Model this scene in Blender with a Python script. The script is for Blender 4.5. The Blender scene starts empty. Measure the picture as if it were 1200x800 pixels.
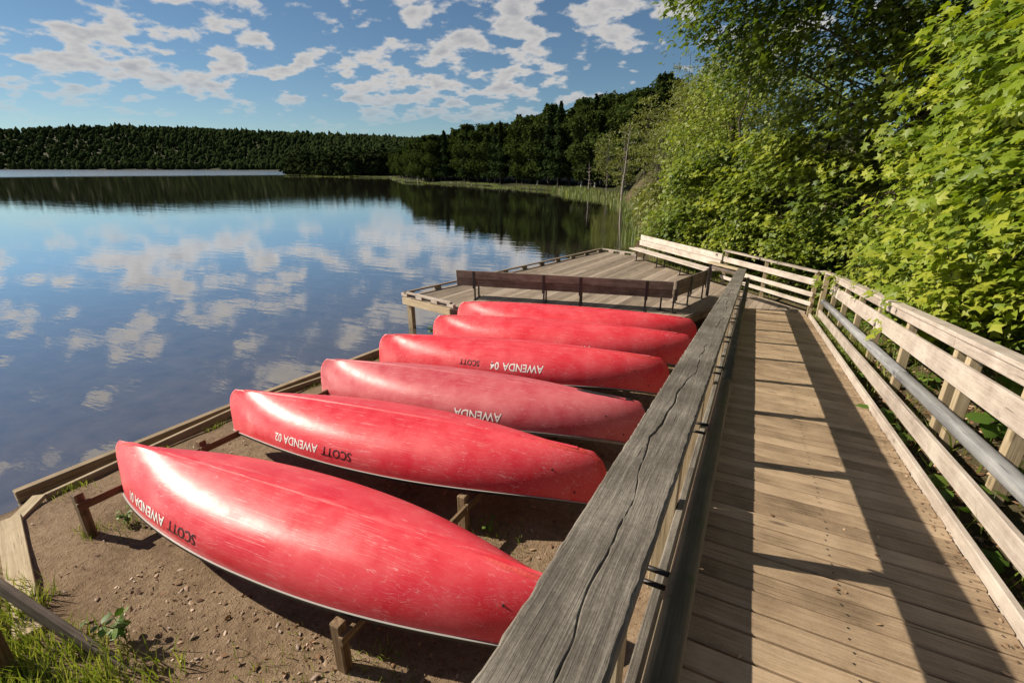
import bpy, bmesh, math, random
import numpy as np
from mathutils import Vector, Matrix
R = math.radians
SC = bpy.context.scene
COL = SC.collection

# ------------------------------------------------------------------ camera
cam_d = bpy.data.cameras.new('camera'); cam = bpy.data.objects.new('camera', cam_d); COL.objects.link(cam)
cam_d.sensor_width = 36.0; cam_d.lens = 560.0/1200.0*36.0
cam_d.clip_start = 0.05; cam_d.clip_end = 9000
cam.location = (0, 0, 4.0)
cam.rotation_euler = (R(90-20.016), 0, R(26.84))
SC.camera = cam
# ------------------------------------------------------------------ light
SUN_EL = 36.0
LD = Vector((1.0, 0.27, 0)).normalized()*math.cos(R(SUN_EL)); LD.z = -math.sin(R(SUN_EL))
sl = bpy.data.lights.new('sun', 'SUN'); sl.energy = 5.0; sl.angle = R(0.55); sl.color = (1.0, 0.90, 0.74)
so = bpy.data.objects.new('sun', sl); COL.objects.link(so); so.rotation_euler = LD.to_track_quat('-Z', 'Y').to_euler()
so.location = (-30, -8, 30)

def nodes_of(tree):
    N, L = tree.nodes, tree.links
    def n(t, **kw):
        o = N.new(t)
        for k, v in kw.items():
            if k.startswith('_'): setattr(o, k[1:], v)
            else:
                o.inputs[k.replace('__', ' ')].default_value = v
        return o
    def lk(a, b): L.new(a, b)
    return n, lk

W = bpy.data.worlds.new('World'); SC.world = W; W.use_nodes = True
wt = W.node_tree; wt.nodes.clear(); n, lk = nodes_of(wt)
sky = n('ShaderNodeTexSky', _sky_type='NISHITA'); sky.sun_disc = False
sky.sun_elevation = R(SUN_EL); sky.sun_rotation = math.atan2(-1.0, -0.27); sky.altitude = 200
sky.air_density = 0.9; sky.dust_density = 0.0; sky.ozone_density = 2.5
tc = n('ShaderNodeTexCoord'); sep = n('ShaderNodeSeparateXYZ'); lk(tc.outputs['Generated'], sep.inputs[0])
den = n('ShaderNodeMath', _operation='ADD'); lk(sep.outputs['Z'], den.inputs[0]); den.inputs[1].default_value = 0.26
den2 = n('ShaderNodeMath', _operation='MAXIMUM'); lk(den.outputs[0], den2.inputs[0]); den2.inputs[1].default_value = 0.05
px = n('ShaderNodeMath', _operation='DIVIDE'); lk(sep.outputs['X'], px.inputs[0]); lk(den2.outputs[0], px.inputs[1])
py = n('ShaderNodeMath', _operation='DIVIDE'); lk(sep.outputs['Y'], py.inputs[0]); lk(den2.outputs[0], py.inputs[1])
cv = n('ShaderNodeCombineXYZ'); lk(px.outputs[0], cv.inputs[0]); lk(py.outputs[0], cv.inputs[1]); cv.inputs[2].default_value = 5.7
nz = n('ShaderNodeTexNoise', Scale=7.6, Detail=10.0, Roughness=0.53, Distortion=0.0); lk(cv.outputs[0], nz.inputs['Vector'])
nz2 = n('ShaderNodeTexNoise', Scale=0.95, Detail=2.0, Roughness=0.5)
mp = n('ShaderNodeMapping'); mp.inputs['Location'].default_value = (6.6, 2.9, 0); lk(cv.outputs[0], mp.inputs[0]); lk(mp.outputs[0], nz2.inputs['Vector'])
# coverage: nz + 0.55*(nz2-.5) thresholded
s2 = n('ShaderNodeMath', _operation='MULTIPLY_ADD'); lk(nz2.outputs[0], s2.inputs[0]); s2.inputs[1].default_value = 0.78; lk(nz.outputs[0], s2.inputs[2])
cr = n('ShaderNodeMapRange', _interpolation_type='SMOOTHSTEP'); lk(s2.outputs[0], cr.inputs[0])
cr.inputs[1].default_value = 0.95; cr.inputs[2].default_value = 1.065
# fade of cloud towards the horizon (clouds thin out far away)
fd = n('ShaderNodeMapRange', _interpolation_type='SMOOTHSTEP'); lk(sep.outputs['Z'], fd.inputs[0]); fd.inputs[1].default_value = 0.035; fd.inputs[2].default_value = 0.15
cm = n('ShaderNodeMath', _operation='MULTIPLY'); lk(cr.outputs[0], cm.inputs[0]); lk(fd.outputs[0], cm.inputs[1])
cm2 = n('ShaderNodeMath', _operation='MULTIPLY'); lk(cm.outputs[0], cm2.inputs[0]); cm2.inputs[1].default_value = 0.92
# cloud colour: thick middles greyer
dk = n('ShaderNodeMapRange'); lk(s2.outputs[0], dk.inputs[0]); dk.inputs[1].default_value = 0.98; dk.inputs[2].default_value = 1.20
cc = n('ShaderNodeMix', _data_type='RGBA'); lk(dk.outputs[0], cc.inputs[0])
cc.inputs[6].default_value = (8.2, 7.8, 7.3, 1); cc.inputs[7].default_value = (4.6, 4.6, 4.8, 1)
tint = n('ShaderNodeMix', _data_type='RGBA', _blend_type='MULTIPLY'); tint.inputs[0].default_value = 1.0
lk(sky.outputs[0], tint.inputs[6]); tint.inputs[7].default_value = (0.72, 0.82, 0.84, 1)
mx = n('ShaderNodeMix', _data_type='RGBA'); lk(cm2.outputs[0], mx.inputs[0]); lk(tint.outputs[2], mx.inputs[6]); lk(cc.outputs[2], mx.inputs[7])
bg = n('ShaderNodeBackground', Strength=0.058); lk(mx.outputs[2], bg.inputs['Color'])
wo = n('ShaderNodeOutputWorld'); lk(bg.outputs[0], wo.inputs[0])

vs = SC.view_settings; vs.view_transform = 'Standard'; vs.look = 'None'; vs.exposure = 0.62; vs.gamma = 1.0; vs.use_curve_mapping = False
SC.cycles.max_bounces = 6; SC.cycles.transparent_max_bounces = 6; SC.cycles.use_denoising = True

# ------------------------------------------------------------------ helpers
rng = np.random.default_rng(7); random.seed(7)
def tag(o, label=None, cat=None, group=None, kind=None):
    if label: o['label'] = label
    if cat: o['category'] = cat
    if group: o['group'] = group
    if kind: o['kind'] = kind
    return o
MW = {}
def root(name, loc=(0, 0, 0), rz=0.0, label=None, cat=None, group=None):
    o = bpy.data.objects.new(name, None); COL.objects.link(o); o.empty_display_size = 0.2
    o.location = loc; o.rotation_euler = (0, 0, rz)
    MW[o] = Matrix.Translation(loc) @ Matrix.Rotation(rz, 4, 'Z')
    return tag(o, label, cat, group)
def put(name, mesh, M=None, parent=None, mat=None):
    o = bpy.data.objects.new(name, mesh); COL.objects.link(o)
    if mat is not None and not mesh.materials: mesh.materials.append(mat)
    if M is None: M = Matrix.Identity(4)
    if parent is not None:
        o.parent = parent; M2 = MW[parent].inverted() @ M; o.matrix_local = M2
    else: o.matrix_world = M
    MW[o] = M
    return o
def arrays_mesh(name, V, F, mat=None, smooth=False, attrs=None):
    """V (n,3), F (m,3) or (m,4) ints"""
    V = np.ascontiguousarray(V, dtype=np.float32); F = np.ascontiguousarray(F, dtype=np.int32)
    m = bpy.data.meshes.new(name); k = F.shape[1]
    m.vertices.add(len(V)); m.vertices.foreach_set('co', V.ravel())
    m.loops.add(F.size); m.loops.foreach_set('vertex_index', F.ravel())
    m.polygons.add(len(F)); m.polygons.foreach_set('loop_start', np.arange(0, F.size, k, dtype=np.int32))
    if smooth: m.polygons.foreach_set('use_smooth', np.ones(len(F), dtype=bool))
    if attrs:
        for an, av in attrs.items():
            a = m.attributes.new(an, 'FLOAT', 'POINT'); a.data.foreach_set('value', np.ascontiguousarray(av, dtype=np.float32))
    m.update(calc_edges=True); m.validate()
    if mat is not None: m.materials.append(mat)
    return m
BOXC = {}
def box_mesh(l, w, t, mat, bev=0.005, name='board'):
    """bevelled box, length on local X, width Y, thickness Z, centred"""
    key = (round(l, 3), round(w, 3), round(t, 3), mat.name, round(bev, 4))
    if key in BOXC: return BOXC[key]
    b = min(bev, 0.3*min(l, w, t)); V = []; idx = {}
    for sx in (-1, 1):
        for sy in (-1, 1):
            for sz in (-1, 1):
                for ax in range(3):
                    d = [l/2, w/2, t/2]
                    for q in range(3):
                        if q != ax: d[q] -= b
                    idx[(sx, sy, sz, ax)] = len(V); V.append((sx*d[0], sy*d[1], sz*d[2]))
    F = []
    for ax in range(3):
        for s in (-1, 1):
            o = [q for q in range(3) if q != ax]; ring = []
            for (a, c) in ((-1, -1), (1, -1), (1, 1), (-1, 1)):
                sg = [0, 0, 0]; sg[ax] = s; sg[o[0]] = a; sg[o[1]] = c; ring.append(idx[tuple(sg)+(ax,)])
            F.append(ring)
    for ax in range(3):
        o = [q for q in range(3) if q != ax]
        for a in (-1, 1):
            for c in (-1, 1):
                r_ = []
                for s in (-1, 1):
                    sg = [0, 0, 0]; sg[ax] = s; sg[o[0]] = a; sg[o[1]] = c
                    r_.append((idx[tuple(sg)+(o[0],)], idx[tuple(sg)+(o[1],)]))
                F.append([r_[0][0], r_[0][1], r_[1][1], r_[1][0]])
    for sx in (-1, 1):
        for sy in (-1, 1):
            for sz in (-1, 1): F.append([idx[(sx, sy, sz, q)] for q in range(3)])
    bm = bmesh.new(); vs_ = [bm.verts.new(v) for v in V]
    for f in F: bm.faces.new([vs_[i] for i in f])
    bmesh.ops.recalc_face_normals(bm, faces=bm.faces[:])
    m = bpy.data.meshes.new(name); bm.to_mesh(m); bm.free(); m.materials.append(mat)
    BOXC[key] = m
    return m
def frame(p0, p1, up=(0, 0, 1)):
    p0, p1 = Vector(p0), Vector(p1); x = (p1-p0).normalized(); u = Vector(up)
    y = u.cross(x).normalized(); z = x.cross(y)
    M = Matrix((x, y, z)).transposed().to_4x4(); M.translation = (p0+p1)/2
    return M
def beam(name, p0, p1, w, t, mat, parent=None, up=(0, 0, 1), bev=0.005):
    """w: horizontal width, t: thickness along up"""
    l = (Vector(p1)-Vector(p0)).length
    return put(name, box_mesh(l, w, t, mat, bev, name), frame(p0, p1, up), parent)
def tube_mesh(name, pts, rad, mat=None, sides=8, caps=True, smooth=True):
    pts = [Vector(p) for p in pts]; n_ = len(pts)
    rad = rad if hasattr(rad, '__len__') else [rad]*n_
    V, F = [], []; prev = None
    for i, p in enumerate(pts):
        d = (pts[min(i+1, n_-1)]-pts[max(i-1, 0)]).normalized()
        a = prev if prev is not None else (Vector((0, 0, 1)) if abs(d.z) < 0.9 else Vector((1, 0, 0)))
        x = (a - d*a.dot(d)).normalized(); y = d.cross(x); prev = x
        for k in range(sides):
            th = 2*math.pi*k/sides; V.append(p+(x*math.cos(th)+y*math.sin(th))*rad[i])
    for i in range(n_-1):
        for k in range(sides):
            k2 = (k+1) % sides; F.append((i*sides+k, i*sides+k2, (i+1)*sides+k2, (i+1)*sides+k))
    m = bpy.data.meshes.new(name)
    if caps: F2 = F+[tuple(range(sides-1, -1, -1)), tuple((n_-1)*sides+k for k in range(sides))]
    else: F2 = F
    m.from_pydata([tuple(v) for v in V], [], F2)
    if smooth:
        m.polygons.foreach_set('use_smooth', [len(f) == 4 and sides > 5 for f in F2])
    m.update()
    if mat: m.materials.append(mat)
    return m
def tubes_np(segs, sides=5):
    """segs: list of (pts list, radii) -> V,F quads"""
    V, F = [], []; off = 0
    for pts, rad in segs:
        pts = np.asarray(pts, float); k = len(pts)
        d = np.gradient(pts, axis=0); d /= np.linalg.norm(d, axis=1)[:, None]+1e-9
        a = np.array([0.31, 0.2, 0.93]) if abs(d[0][2]) < 0.9 else np.array([1.0, 0.1, 0])
        x = a[None]-d*(d@a)[:, None]; x /= np.linalg.norm(x, axis=1)[:, None]+1e-9; y = np.cross(d, x)
        th = np.arange(sides)*2*np.pi/sides
        ring = pts[:, None]+(x[:, None]*np.cos(th)[None, :, None]+y[:, None]*np.sin(th)[None, :, None])*np.asarray(rad)[:, None, None]
        V.append(ring.reshape(-1, 3))
        i = np.arange(k-1)[:, None]*sides; q = np.arange(sides)[None]; q2 = (q+1) % sides
        F.append((np.stack([i+q, i+q2, i+sides+q2, i+sides+q], -1)+off).reshape(-1, 4)); off += k*sides
    return np.concatenate(V), np.concatenate(F)

# ------------------------------------------------------------------ materials
def new_mat(name):
    m = bpy.data.materials.new(name); m.use_nodes = True; m.node_tree.nodes.clear()
    n, lk = nodes_of(m.node_tree); out = n('ShaderNodeOutputMaterial')
    return m, n, lk, out
def ramp(n, stops):
    r = n('ShaderNodeValToRGB'); e = r.color_ramp.elements
    while len(e) < len(stops): e.new(0.5)
    for i, (p, c) in enumerate(stops): e[i].position = p; e[i].color = (*c, 1)
    return r
def wood(name, dark, mid, light, grain=1.0, rough=0.75, moss=0.0, var=0.35, bump=0.35, knots=True, warp=0.018, w1=1.0, w2=0.5, wb=0.55, wsp=0.0):
    m, n, lk, out = new_mat(name)
    tc = n('ShaderNodeTexCoord'); oi = n('ShaderNodeObjectInfo')
    off = n('ShaderNodeVectorMath', _operation='SCALE'); cx = n('ShaderNodeCombineXYZ', X=37.0, Y=11.0, Z=23.0)
    lk(cx.outputs[0], off.inputs[0]); lk(oi.outputs['Random'], off.inputs['Scale'])
    ad = n('ShaderNodeVectorMath', _operation='ADD'); lk(tc.outputs['Object'], ad.inputs[0]); lk(off.outputs[0], ad.inputs[1])
    # gentle warp so that grain bends
    wn = n('ShaderNodeTexNoise', Scale=1.6, Detail=2.0); lk(ad.outputs[0], wn.inputs['Vector'])
    ws = n('ShaderNodeVectorMath', _operation='MULTIPLY_ADD'); lk(wn.outputs['Color'], ws.inputs[0]); ws.inputs[1].default_value = (0.0, warp, warp); lk(ad.outputs[0], ws.inputs[2])
    mp = n('ShaderNodeMapping'); mp.inputs['Scale'].default_value = (1.1*grain, 34*grain, 34*grain); lk(ws.outputs[0], mp.inputs[0])
    g1 = n('ShaderNodeTexNoise', Scale=1.0, Detail=6.0, Roughness=0.62); lk(mp.outputs[0], g1.inputs['Vector'])
    mp2 = n('ShaderNodeMapping'); mp2.inputs['Scale'].default_value = (5*grain, 150*grain, 150*grain); lk(ws.outputs[0], mp2.inputs[0])
    g2 = n('ShaderNodeTexNoise', Scale=1.0, Detail=3.0, Roughness=0.6); lk(mp2.outputs[0], g2.inputs['Vector'])
    b1 = n('ShaderNodeTexNoise', Scale=3.3, Detail=5.0, Roughness=0.6); lk(ad.outputs[0], b1.inputs['Vector'])
    a1 = n('ShaderNodeMath', _operation='MULTIPLY_ADD'); lk(g2.outputs[0], a1.inputs[0]); a1.inputs[1].default_value = w2
    g1s = n('ShaderNodeMapRange', _clamp=False); lk(g1.outputs[0], g1s.inputs[0]); g1s.inputs[3].default_value = 0.5-0.5*w1; g1s.inputs[4].default_value = 0.5+0.5*w1
    lk(g1s.outputs[0], a1.inputs[2])
    a2 = n('ShaderNodeMath', _operation='MULTIPLY_ADD'); lk(b1.outputs[0], a2.inputs[0]); a2.inputs[1].default_value = wb
    sp_ = n('ShaderNodeTexNoise', Scale=95.0, Detail=4.0, Roughness=0.75); lk(ad.outputs[0], sp_.inputs['Vector'])
    a0_ = n('ShaderNodeMath', _operation='MULTIPLY_ADD'); lk(sp_.outputs[0], a0_.inputs[0]); a0_.inputs[1].default_value = wsp; lk(a1.outputs[0], a0_.inputs[2])
    lk(a0_.outputs[0], a2.inputs[2])
    a3 = n('ShaderNodeMath', _operation='MULTIPLY_ADD'); lk(oi.outputs['Random'], a3.inputs[0]); a3.inputs[1].default_value = var; lk(a2.outputs[0], a3.inputs[2])
    mr = n('ShaderNodeMapRange'); lk(a3.outputs[0], mr.inputs[0]); cen = 0.5+0.5*w2+0.5*wb+0.5*wsp+0.5*var; mr.inputs[1].default_value = cen-0.40-0.2*var; mr.inputs[2].default_value = cen+0.40+0.2*var
    cr = ramp(n, [(0.0, dark), (0.42, mid), (0.78, light), (1.0, tuple(min(1, c*1.12) for c in light))]); lk(mr.outputs[0], cr.inputs[0])
    col = cr.outputs[0]
    # knots
    if knots:
        mk = n('ShaderNodeMapping'); mk.inputs['Scale'].default_value = (2.2, 7.0, 5.0); lk(ad.outputs[0], mk.inputs[0])
        vo = n('ShaderNodeTexVoronoi', Scale=1.0, Randomness=1.0); lk(mk.outputs[0], vo.inputs['Vector'])
        kr = n('ShaderNodeMapRange', _interpolation_type='SMOOTHSTEP'); lk(vo.outputs['Distance'], kr.inputs[0]); kr.inputs[1].default_value = 0.16; kr.inputs[2].default_value = 0.05
        ks = n('ShaderNodeMath', _operation='GREATER_THAN'); sp = n('ShaderNodeSeparateColor'); lk(vo.outputs['Color'], sp.inputs[0]); lk(sp.outputs[0], ks.inputs[0]); ks.inputs[1].default_value = 0.72
        km = n('ShaderNodeMath', _operation='MULTIPLY'); lk(kr.outputs[0], km.inputs[0]); lk(ks.outputs[0], km.inputs[1])
        km2 = n('ShaderNodeMath', _operation='MULTIPLY'); lk(km.outputs[0], km2.inputs[0]); km2.inputs[1].default_value = 0.75
        mk2 = n('ShaderNodeMix', _data_type='RGBA'); lk(km2.outputs[0], mk2.inputs[0]); lk(col, mk2.inputs[6]); mk2.inputs[7].default_value = (*[c*0.7 for c in dark], 1); col = mk2.outputs[2]
    # drying checks: thin dark lines along the grain
    mc = n('ShaderNodeMapping'); mc.inputs['Scale'].default_value = (2.2, 90, 90); lk(ws.outputs[0], mc.inputs[0])
    cn = n('ShaderNodeTexNoise', Scale=1.0, Detail=1.0); lk(mc.outputs[0], cn.inputs['Vector'])
    ck = n('ShaderNodeMapRange', _interpolation_type='SMOOTHSTEP'); lk(cn.outputs[0], ck.inputs[0]); ck.inputs[1].default_value = 0.735; ck.inputs[2].default_value = 0.775
    cm_ = n('ShaderNodeMix', _data_type='RGBA'); lk(ck.outputs[0], cm_.inputs[0]); lk(col, cm_.inputs[6]); cm_.inputs[7].default_value = (*[c*0.55 for c in dark], 1); col = cm_.outputs[2]
    if moss > 0:
        mn = n('ShaderNodeTexNoise', Scale=6.0, Detail=6.0, Roughness=0.7); lk(ad.outputs[0], mn.inputs['Vector'])
        mm = n('ShaderNodeMapRange', _interpolation_type='SMOOTHSTEP'); lk(mn.outputs[0], mm.inputs[0]); mm.inputs[1].default_value = 0.62-0.2*moss; mm.inputs[2].default_value = 0.80-0.2*moss
        mo = n('ShaderNodeMix', _data_type='RGBA'); lk(mm.outputs[0], mo.inputs[0]); lk(col, mo.inputs[6]); mo.inputs[7].default_value = (0.07, 0.075, 0.03, 1); col = mo.outputs[2]
    p = n('ShaderNodeBsdfPrincipled', Roughness=rough); lk(col, p.inputs['Base Color']); p.inputs['Specular IOR Level'].default_value = 0.25
    hb = n('ShaderNodeMath', _operation='SUBTRACT'); lk(a1.outputs[0], hb.inputs[0]); lk(ck.outputs[0], hb.inputs[1])
    bp = n('ShaderNodeBump', Strength=bump, Distance=0.006); lk(hb.outputs[0], bp.inputs['Height']); lk(bp.outputs[0], p.inputs['Normal'])
    lk(p.outputs[0], out.inputs[0])
    return m
def plain(name, col, rough=0.5, metal=0.0, spec=0.5, noise=0.0, nscale=20.0, bump=0.0):
    m, n, lk, out = new_mat(name); p = n('ShaderNodeBsdfPrincipled', Roughness=rough, Metallic=metal); p.inputs['Specular IOR Level'].default_value = spec
    p.inputs['Base Color'].default_value = (*col, 1)
    if noise > 0:
        tc = n('ShaderNodeTexCoord'); nn = n('ShaderNodeTexNoise', Scale=nscale, Detail=5.0, Roughness=0.65); lk(tc.outputs['Object'], nn.inputs['Vector'])
        cr = ramp(n, [(0.25, tuple(c*(1-noise) for c in col)), (0.75, tuple(min(1, c*(1+noise)) for c in col))]); lk(nn.outputs[0], cr.inputs[0]); lk(cr.outputs[0], p.inputs['Base Color'])
        if bump > 0:
            bp = n('ShaderNodeBump', Strength=bump, Distance=0.01); lk(nn.outputs[0], bp.inputs['Height']); lk(bp.outputs[0], p.inputs['Normal'])
    lk(p.outputs[0], out.inputs[0]); return m
def leaf_mat(name, c0, c1, c2, trans=0.35, rough=0.5, spec=0.35):
    """per-leaf random 'tint' runs c0 > c1 > c2"""
    m, n, lk, out = new_mat(name)
    at = n('ShaderNodeAttribute', _attribute_name='tint'); oi = n('ShaderNodeObjectInfo')
    ad = n('ShaderNodeMath', _operation='MULTIPLY_ADD'); lk(oi.outputs['Random'], ad.inputs[0]); ad.inputs[1].default_value = 0.22; lk(at.outputs['Fac'], ad.inputs[2])
    cr = ramp(n, [(0.0, c0), (0.5, c1), (1.0, c2)]); lk(ad.outputs[0], cr.inputs[0])
    p = n('ShaderNodeBsdfPrincipled', Roughness=rough); p.inputs['Specular IOR Level'].default_value = spec; lk(cr.outputs[0], p.inputs['Base Color'])
    t = n('ShaderNodeBsdfTranslucent'); br = n('ShaderNodeMix', _data_type='RGBA', _blend_type='MULTIPLY'); br.inputs[0].default_value = 1.0
    lk(cr.outputs[0], br.inputs[6]); br.inputs[7].default_value = (1.5, 1.55, 0.7, 1); lk(br.outputs[2], t.inputs[0])
    ms = n('ShaderNodeMixShader', Fac=trans); lk(p.outputs[0], ms.inputs[1]); lk(t.outputs[0], ms.inputs[2]); lk(ms.outputs[0], out.inputs[0])
    return m

M_PLANK = wood('ramp_plank_wood', (0.115, 0.077, 0.048), (0.265, 0.188, 0.118), (0.40, 0.295, 0.195), grain=1.8, var=0.35, w1=0.7, w2=0.6, wb=1.0, wsp=0.45, bump=0.5)
M_DECK = wood('deck_plank_wood', (0.10, 0.078, 0.058), (0.23, 0.18, 0.135), (0.34, 0.275, 0.215), var=0.6, w1=0.7, wsp=0.2)
M_CAP = wood('grey_weathered_wood', (0.036, 0.030, 0.024), (0.115, 0.099, 0.081), (0.25, 0.222, 0.186), grain=2.2, bump=0.7, var=0.1, w1=0.7, w2=0.45, wb=0.8, wsp=0.45)
M_DARK = wood('dark_mossy_wood', (0.035, 0.027, 0.018), (0.10, 0.078, 0.05), (0.19, 0.155, 0.105), moss=0.5, var=0.15)
M_PALE = wood('pale_rail_wood', (0.17, 0.135, 0.108), (0.36, 0.30, 0.252), (0.50, 0.435, 0.375), var=0.2, grain=1.6, w1=0.7, wb=1.0, wsp=0.4)
M_PALE2 = wood('bleached_bench_wood', (0.24, 0.20, 0.165), (0.45, 0.385, 0.33), (0.58, 0.515, 0.45), var=0.12, wb=0.9, wsp=0.4)
M_POST = wood('tan_post_wood', (0.17, 0.125, 0.075), (0.36, 0.28, 0.175), (0.50, 0.41, 0.275), var=0.15)
M_GREYR = wood('grey_pole_wood', (0.10, 0.10, 0.105), (0.22, 0.22, 0.225), (0.36, 0.355, 0.35), var=0.1)
M_BENCH = wood('brown_bench_wood', (0.045, 0.034, 0.027), (0.12, 0.092, 0.073), (0.22, 0.175, 0.14), var=0.15, wb=0.9)
M_RACK = wood('rack_wood', (0.055, 0.033, 0.018), (0.15, 0.095, 0.052), (0.30, 0.215, 0.13), moss=0.25, var=0.2)
M_TIMBER = wood('shore_timber_wood', (0.09, 0.062, 0.036), (0.26, 0.19, 0.115), (0.42, 0.325, 0.215), var=0.25)
M_STEEL = plain('black_steel', (0.018, 0.014, 0.014), rough=0.5, noise=0.4)
M_GALV = plain('galvanised_steel', (0.32, 0.31, 0.30), rough=0.45, metal=0.8, noise=0.2)

# ------------------------------------------------------------------ terrain and lake
SHORE = [(-12, -60), (-9.0, -12), (-7.95, -2), (-7.75, 1.4), (-7.45, 4.6), (-7.1, 7.6), (-6.3, 10.4), (-4.2, 12.6), (-3.0, 15.0), (-3.7, 18.2), (-5.0, 23), (-6.5, 32),
         (-11.5, 50), (-14, 58), (-33, 82), (-62, 102), (-92, 113), (-134, 158), (-215, 172), (-300, 262), (-470, 450), (-760, 500), (-1150, 400), (-1600, 230),
         (-2700, -900), (-900, -1000), (-100, -400)]
SHP = np.array(SHORE, float)
BANK = np.array([(1.35, -60), (1.35, 12.3), (-0.2, 14.2), (-3.6, 17.9), (-4.6, 23), (-6.0, 32), (-10.5, 50), (-13, 60)], float)
def seg_dist(P, poly, closed):
    best = np.full(len(P), 1e18); side = np.zeros(len(P))
    k = len(poly)
    for i in range(k if closed else k-1):
        a, b = poly[i], poly[(i+1) % k]; ab = b-a
        t = np.clip(((P-a)@ab)/(ab@ab), 0, 1); q = a+t[:, None]*ab; d2 = ((P-q)**2).sum(1)
        cr_ = ab[0]*(P[:, 1]-a[1])-ab[1]*(P[:, 0]-a[0])
        upd = d2 < best; best[upd] = d2[upd]; side[upd] = cr_[upd]
    return np.sqrt(best), side
def inside(P, poly):
    r_ = np.zeros(len(P), bool); k = len(poly)
    for i in range(k):
        a, b = poly[i], poly[(i+1) % k]
        c = ((a[1] > P[:, 1]) != (b[1] > P[:, 1])) & (P[:, 0] < (b[0]-a[0])*(P[:, 1]-a[1])/(b[1]-a[1]+1e-12)+a[0])
        r_ ^= c
    return r_
def ss(x, a, b):
    t = np.clip((x-a)/(b-a), 0, 1); return t*t*(3-2*t)
def vnoise(x, y, seed=0):
    xi = np.floor(x).astype(np.int64); yi = np.floor(y).astype(np.int64); fx = x-xi; fy = y-yi
    fx = fx*fx*(3-2*fx); fy = fy*fy*(3-2*fy)
    def h(a, b):
        v = (a*374761393+b*668265263+seed*974711) & 0x7fffffff; v = ((v ^ (v >> 13))*1274126177) & 0x7fffffff
        return ((v ^ (v >> 16)) & 0xffff)/65535.0
    return (h(xi, yi)*(1-fx)+h(xi+1, yi)*fx)*(1-fy)+(h(xi, yi+1)*(1-fx)+h(xi+1, yi+1)*fx)*fy
RAMP_S = 0.12415
def floor_z(y): return np.where(y < 12.24, 2.40-RAMP_S*y, 0.88)
def ground_z(x, y):
    x = np.atleast_1d(np.asarray(x, float)); y = np.atleast_1d(np.asarray(y, float)); P = np.stack([x, y], 1)
    dS, _ = seg_dist(P, SHP, True); lake = inside(P, SHP); dS = np.where(lake, -dS, dS)
    dB, sd = seg_dist(P, BANK, False); dB = np.where(sd < 0, dB, -dB)
    near = np.exp(-np.hypot(x, y-8)/60)
    yard = 0.03+0.15*ss(dS, 0.0, 0.6)+0.015*np.clip(dS, 0, 8)
    zl = np.where(y < 12.24, floor_z(y)-0.24, 0.64-0.20*ss(y, 12.24, 20)-0.25*ss(y, 20, 45))
    bank = zl+9.0*(1-np.exp(-np.clip(dB, 0, 400)*0.045))+0.12*np.clip(dB, 0, 0.8)
    b = ss(dB, -2.3, 0.0)
    z = yard*(1-b)+bank*b
    # far country: gentle at the cape, hills behind the far shore
    rr = np.hypot(x, y); far = ss(rr, 70, 110)
    hill = 0.25+0.03*np.clip(dS, 0, 60)+ss(dS, 8, 0.22*rr)*np.clip(0.070*rr-23, 0, 82)
    z = z*(1-far)+hill*far
    z = z+0.05*(vnoise(x*1.7, y*1.7, 3)-0.5)*(1-far)*ss(dS, 0.0, 0.8)+0.028*(vnoise(x*4, y*4, 5)-0.5)*(1-far)
    z = np.where(dS < 0, 0.03+np.maximum(-2.0, dS*0.22), z)
    return z
def gz(x, y): return float(ground_z(x, y)[0])

def graded(lo, hi, c0, c1, h, g=1.16, hmax=90):
    a = list(np.arange(c0, c1+1e-6, h)); s = h; v = a[-1]
    while v < hi: s = min(s*g, hmax); v += s; a.append(v)
    s = h; v = a[0]
    while v > lo: s = min(s*g, hmax); v -= s; a.insert(0, v)
    return np.array(a)
gx = graded(-3000, 1800, -9, 4.5, 0.13); gy = graded(-1200, 2200, -1.5, 16, 0.13)
GX, GY = np.meshgrid(gx, gy); fx_, fy_ = GX.ravel(), GY.ravel(); GZ = ground_z(fx_, fy_)
nx, ny = len(gx), len(gy)
ii = (np.arange(ny-1)[:, None]*nx+np.arange(nx-1)[None]).ravel()
GF = np.stack([ii, ii+1, ii+nx+1, ii+nx], 1)
P_ = np.stack([fx_, fy_], 1); dB_, sd_ = seg_dist(P_, BANK, False); dB_ = np.where(sd_ < 0, dB_, -dB_)
green = np.maximum(ss(dB_, -1.2, 0.3)*0.75, ss(np.hypot(fx_, fy_), 40, 80))
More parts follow.
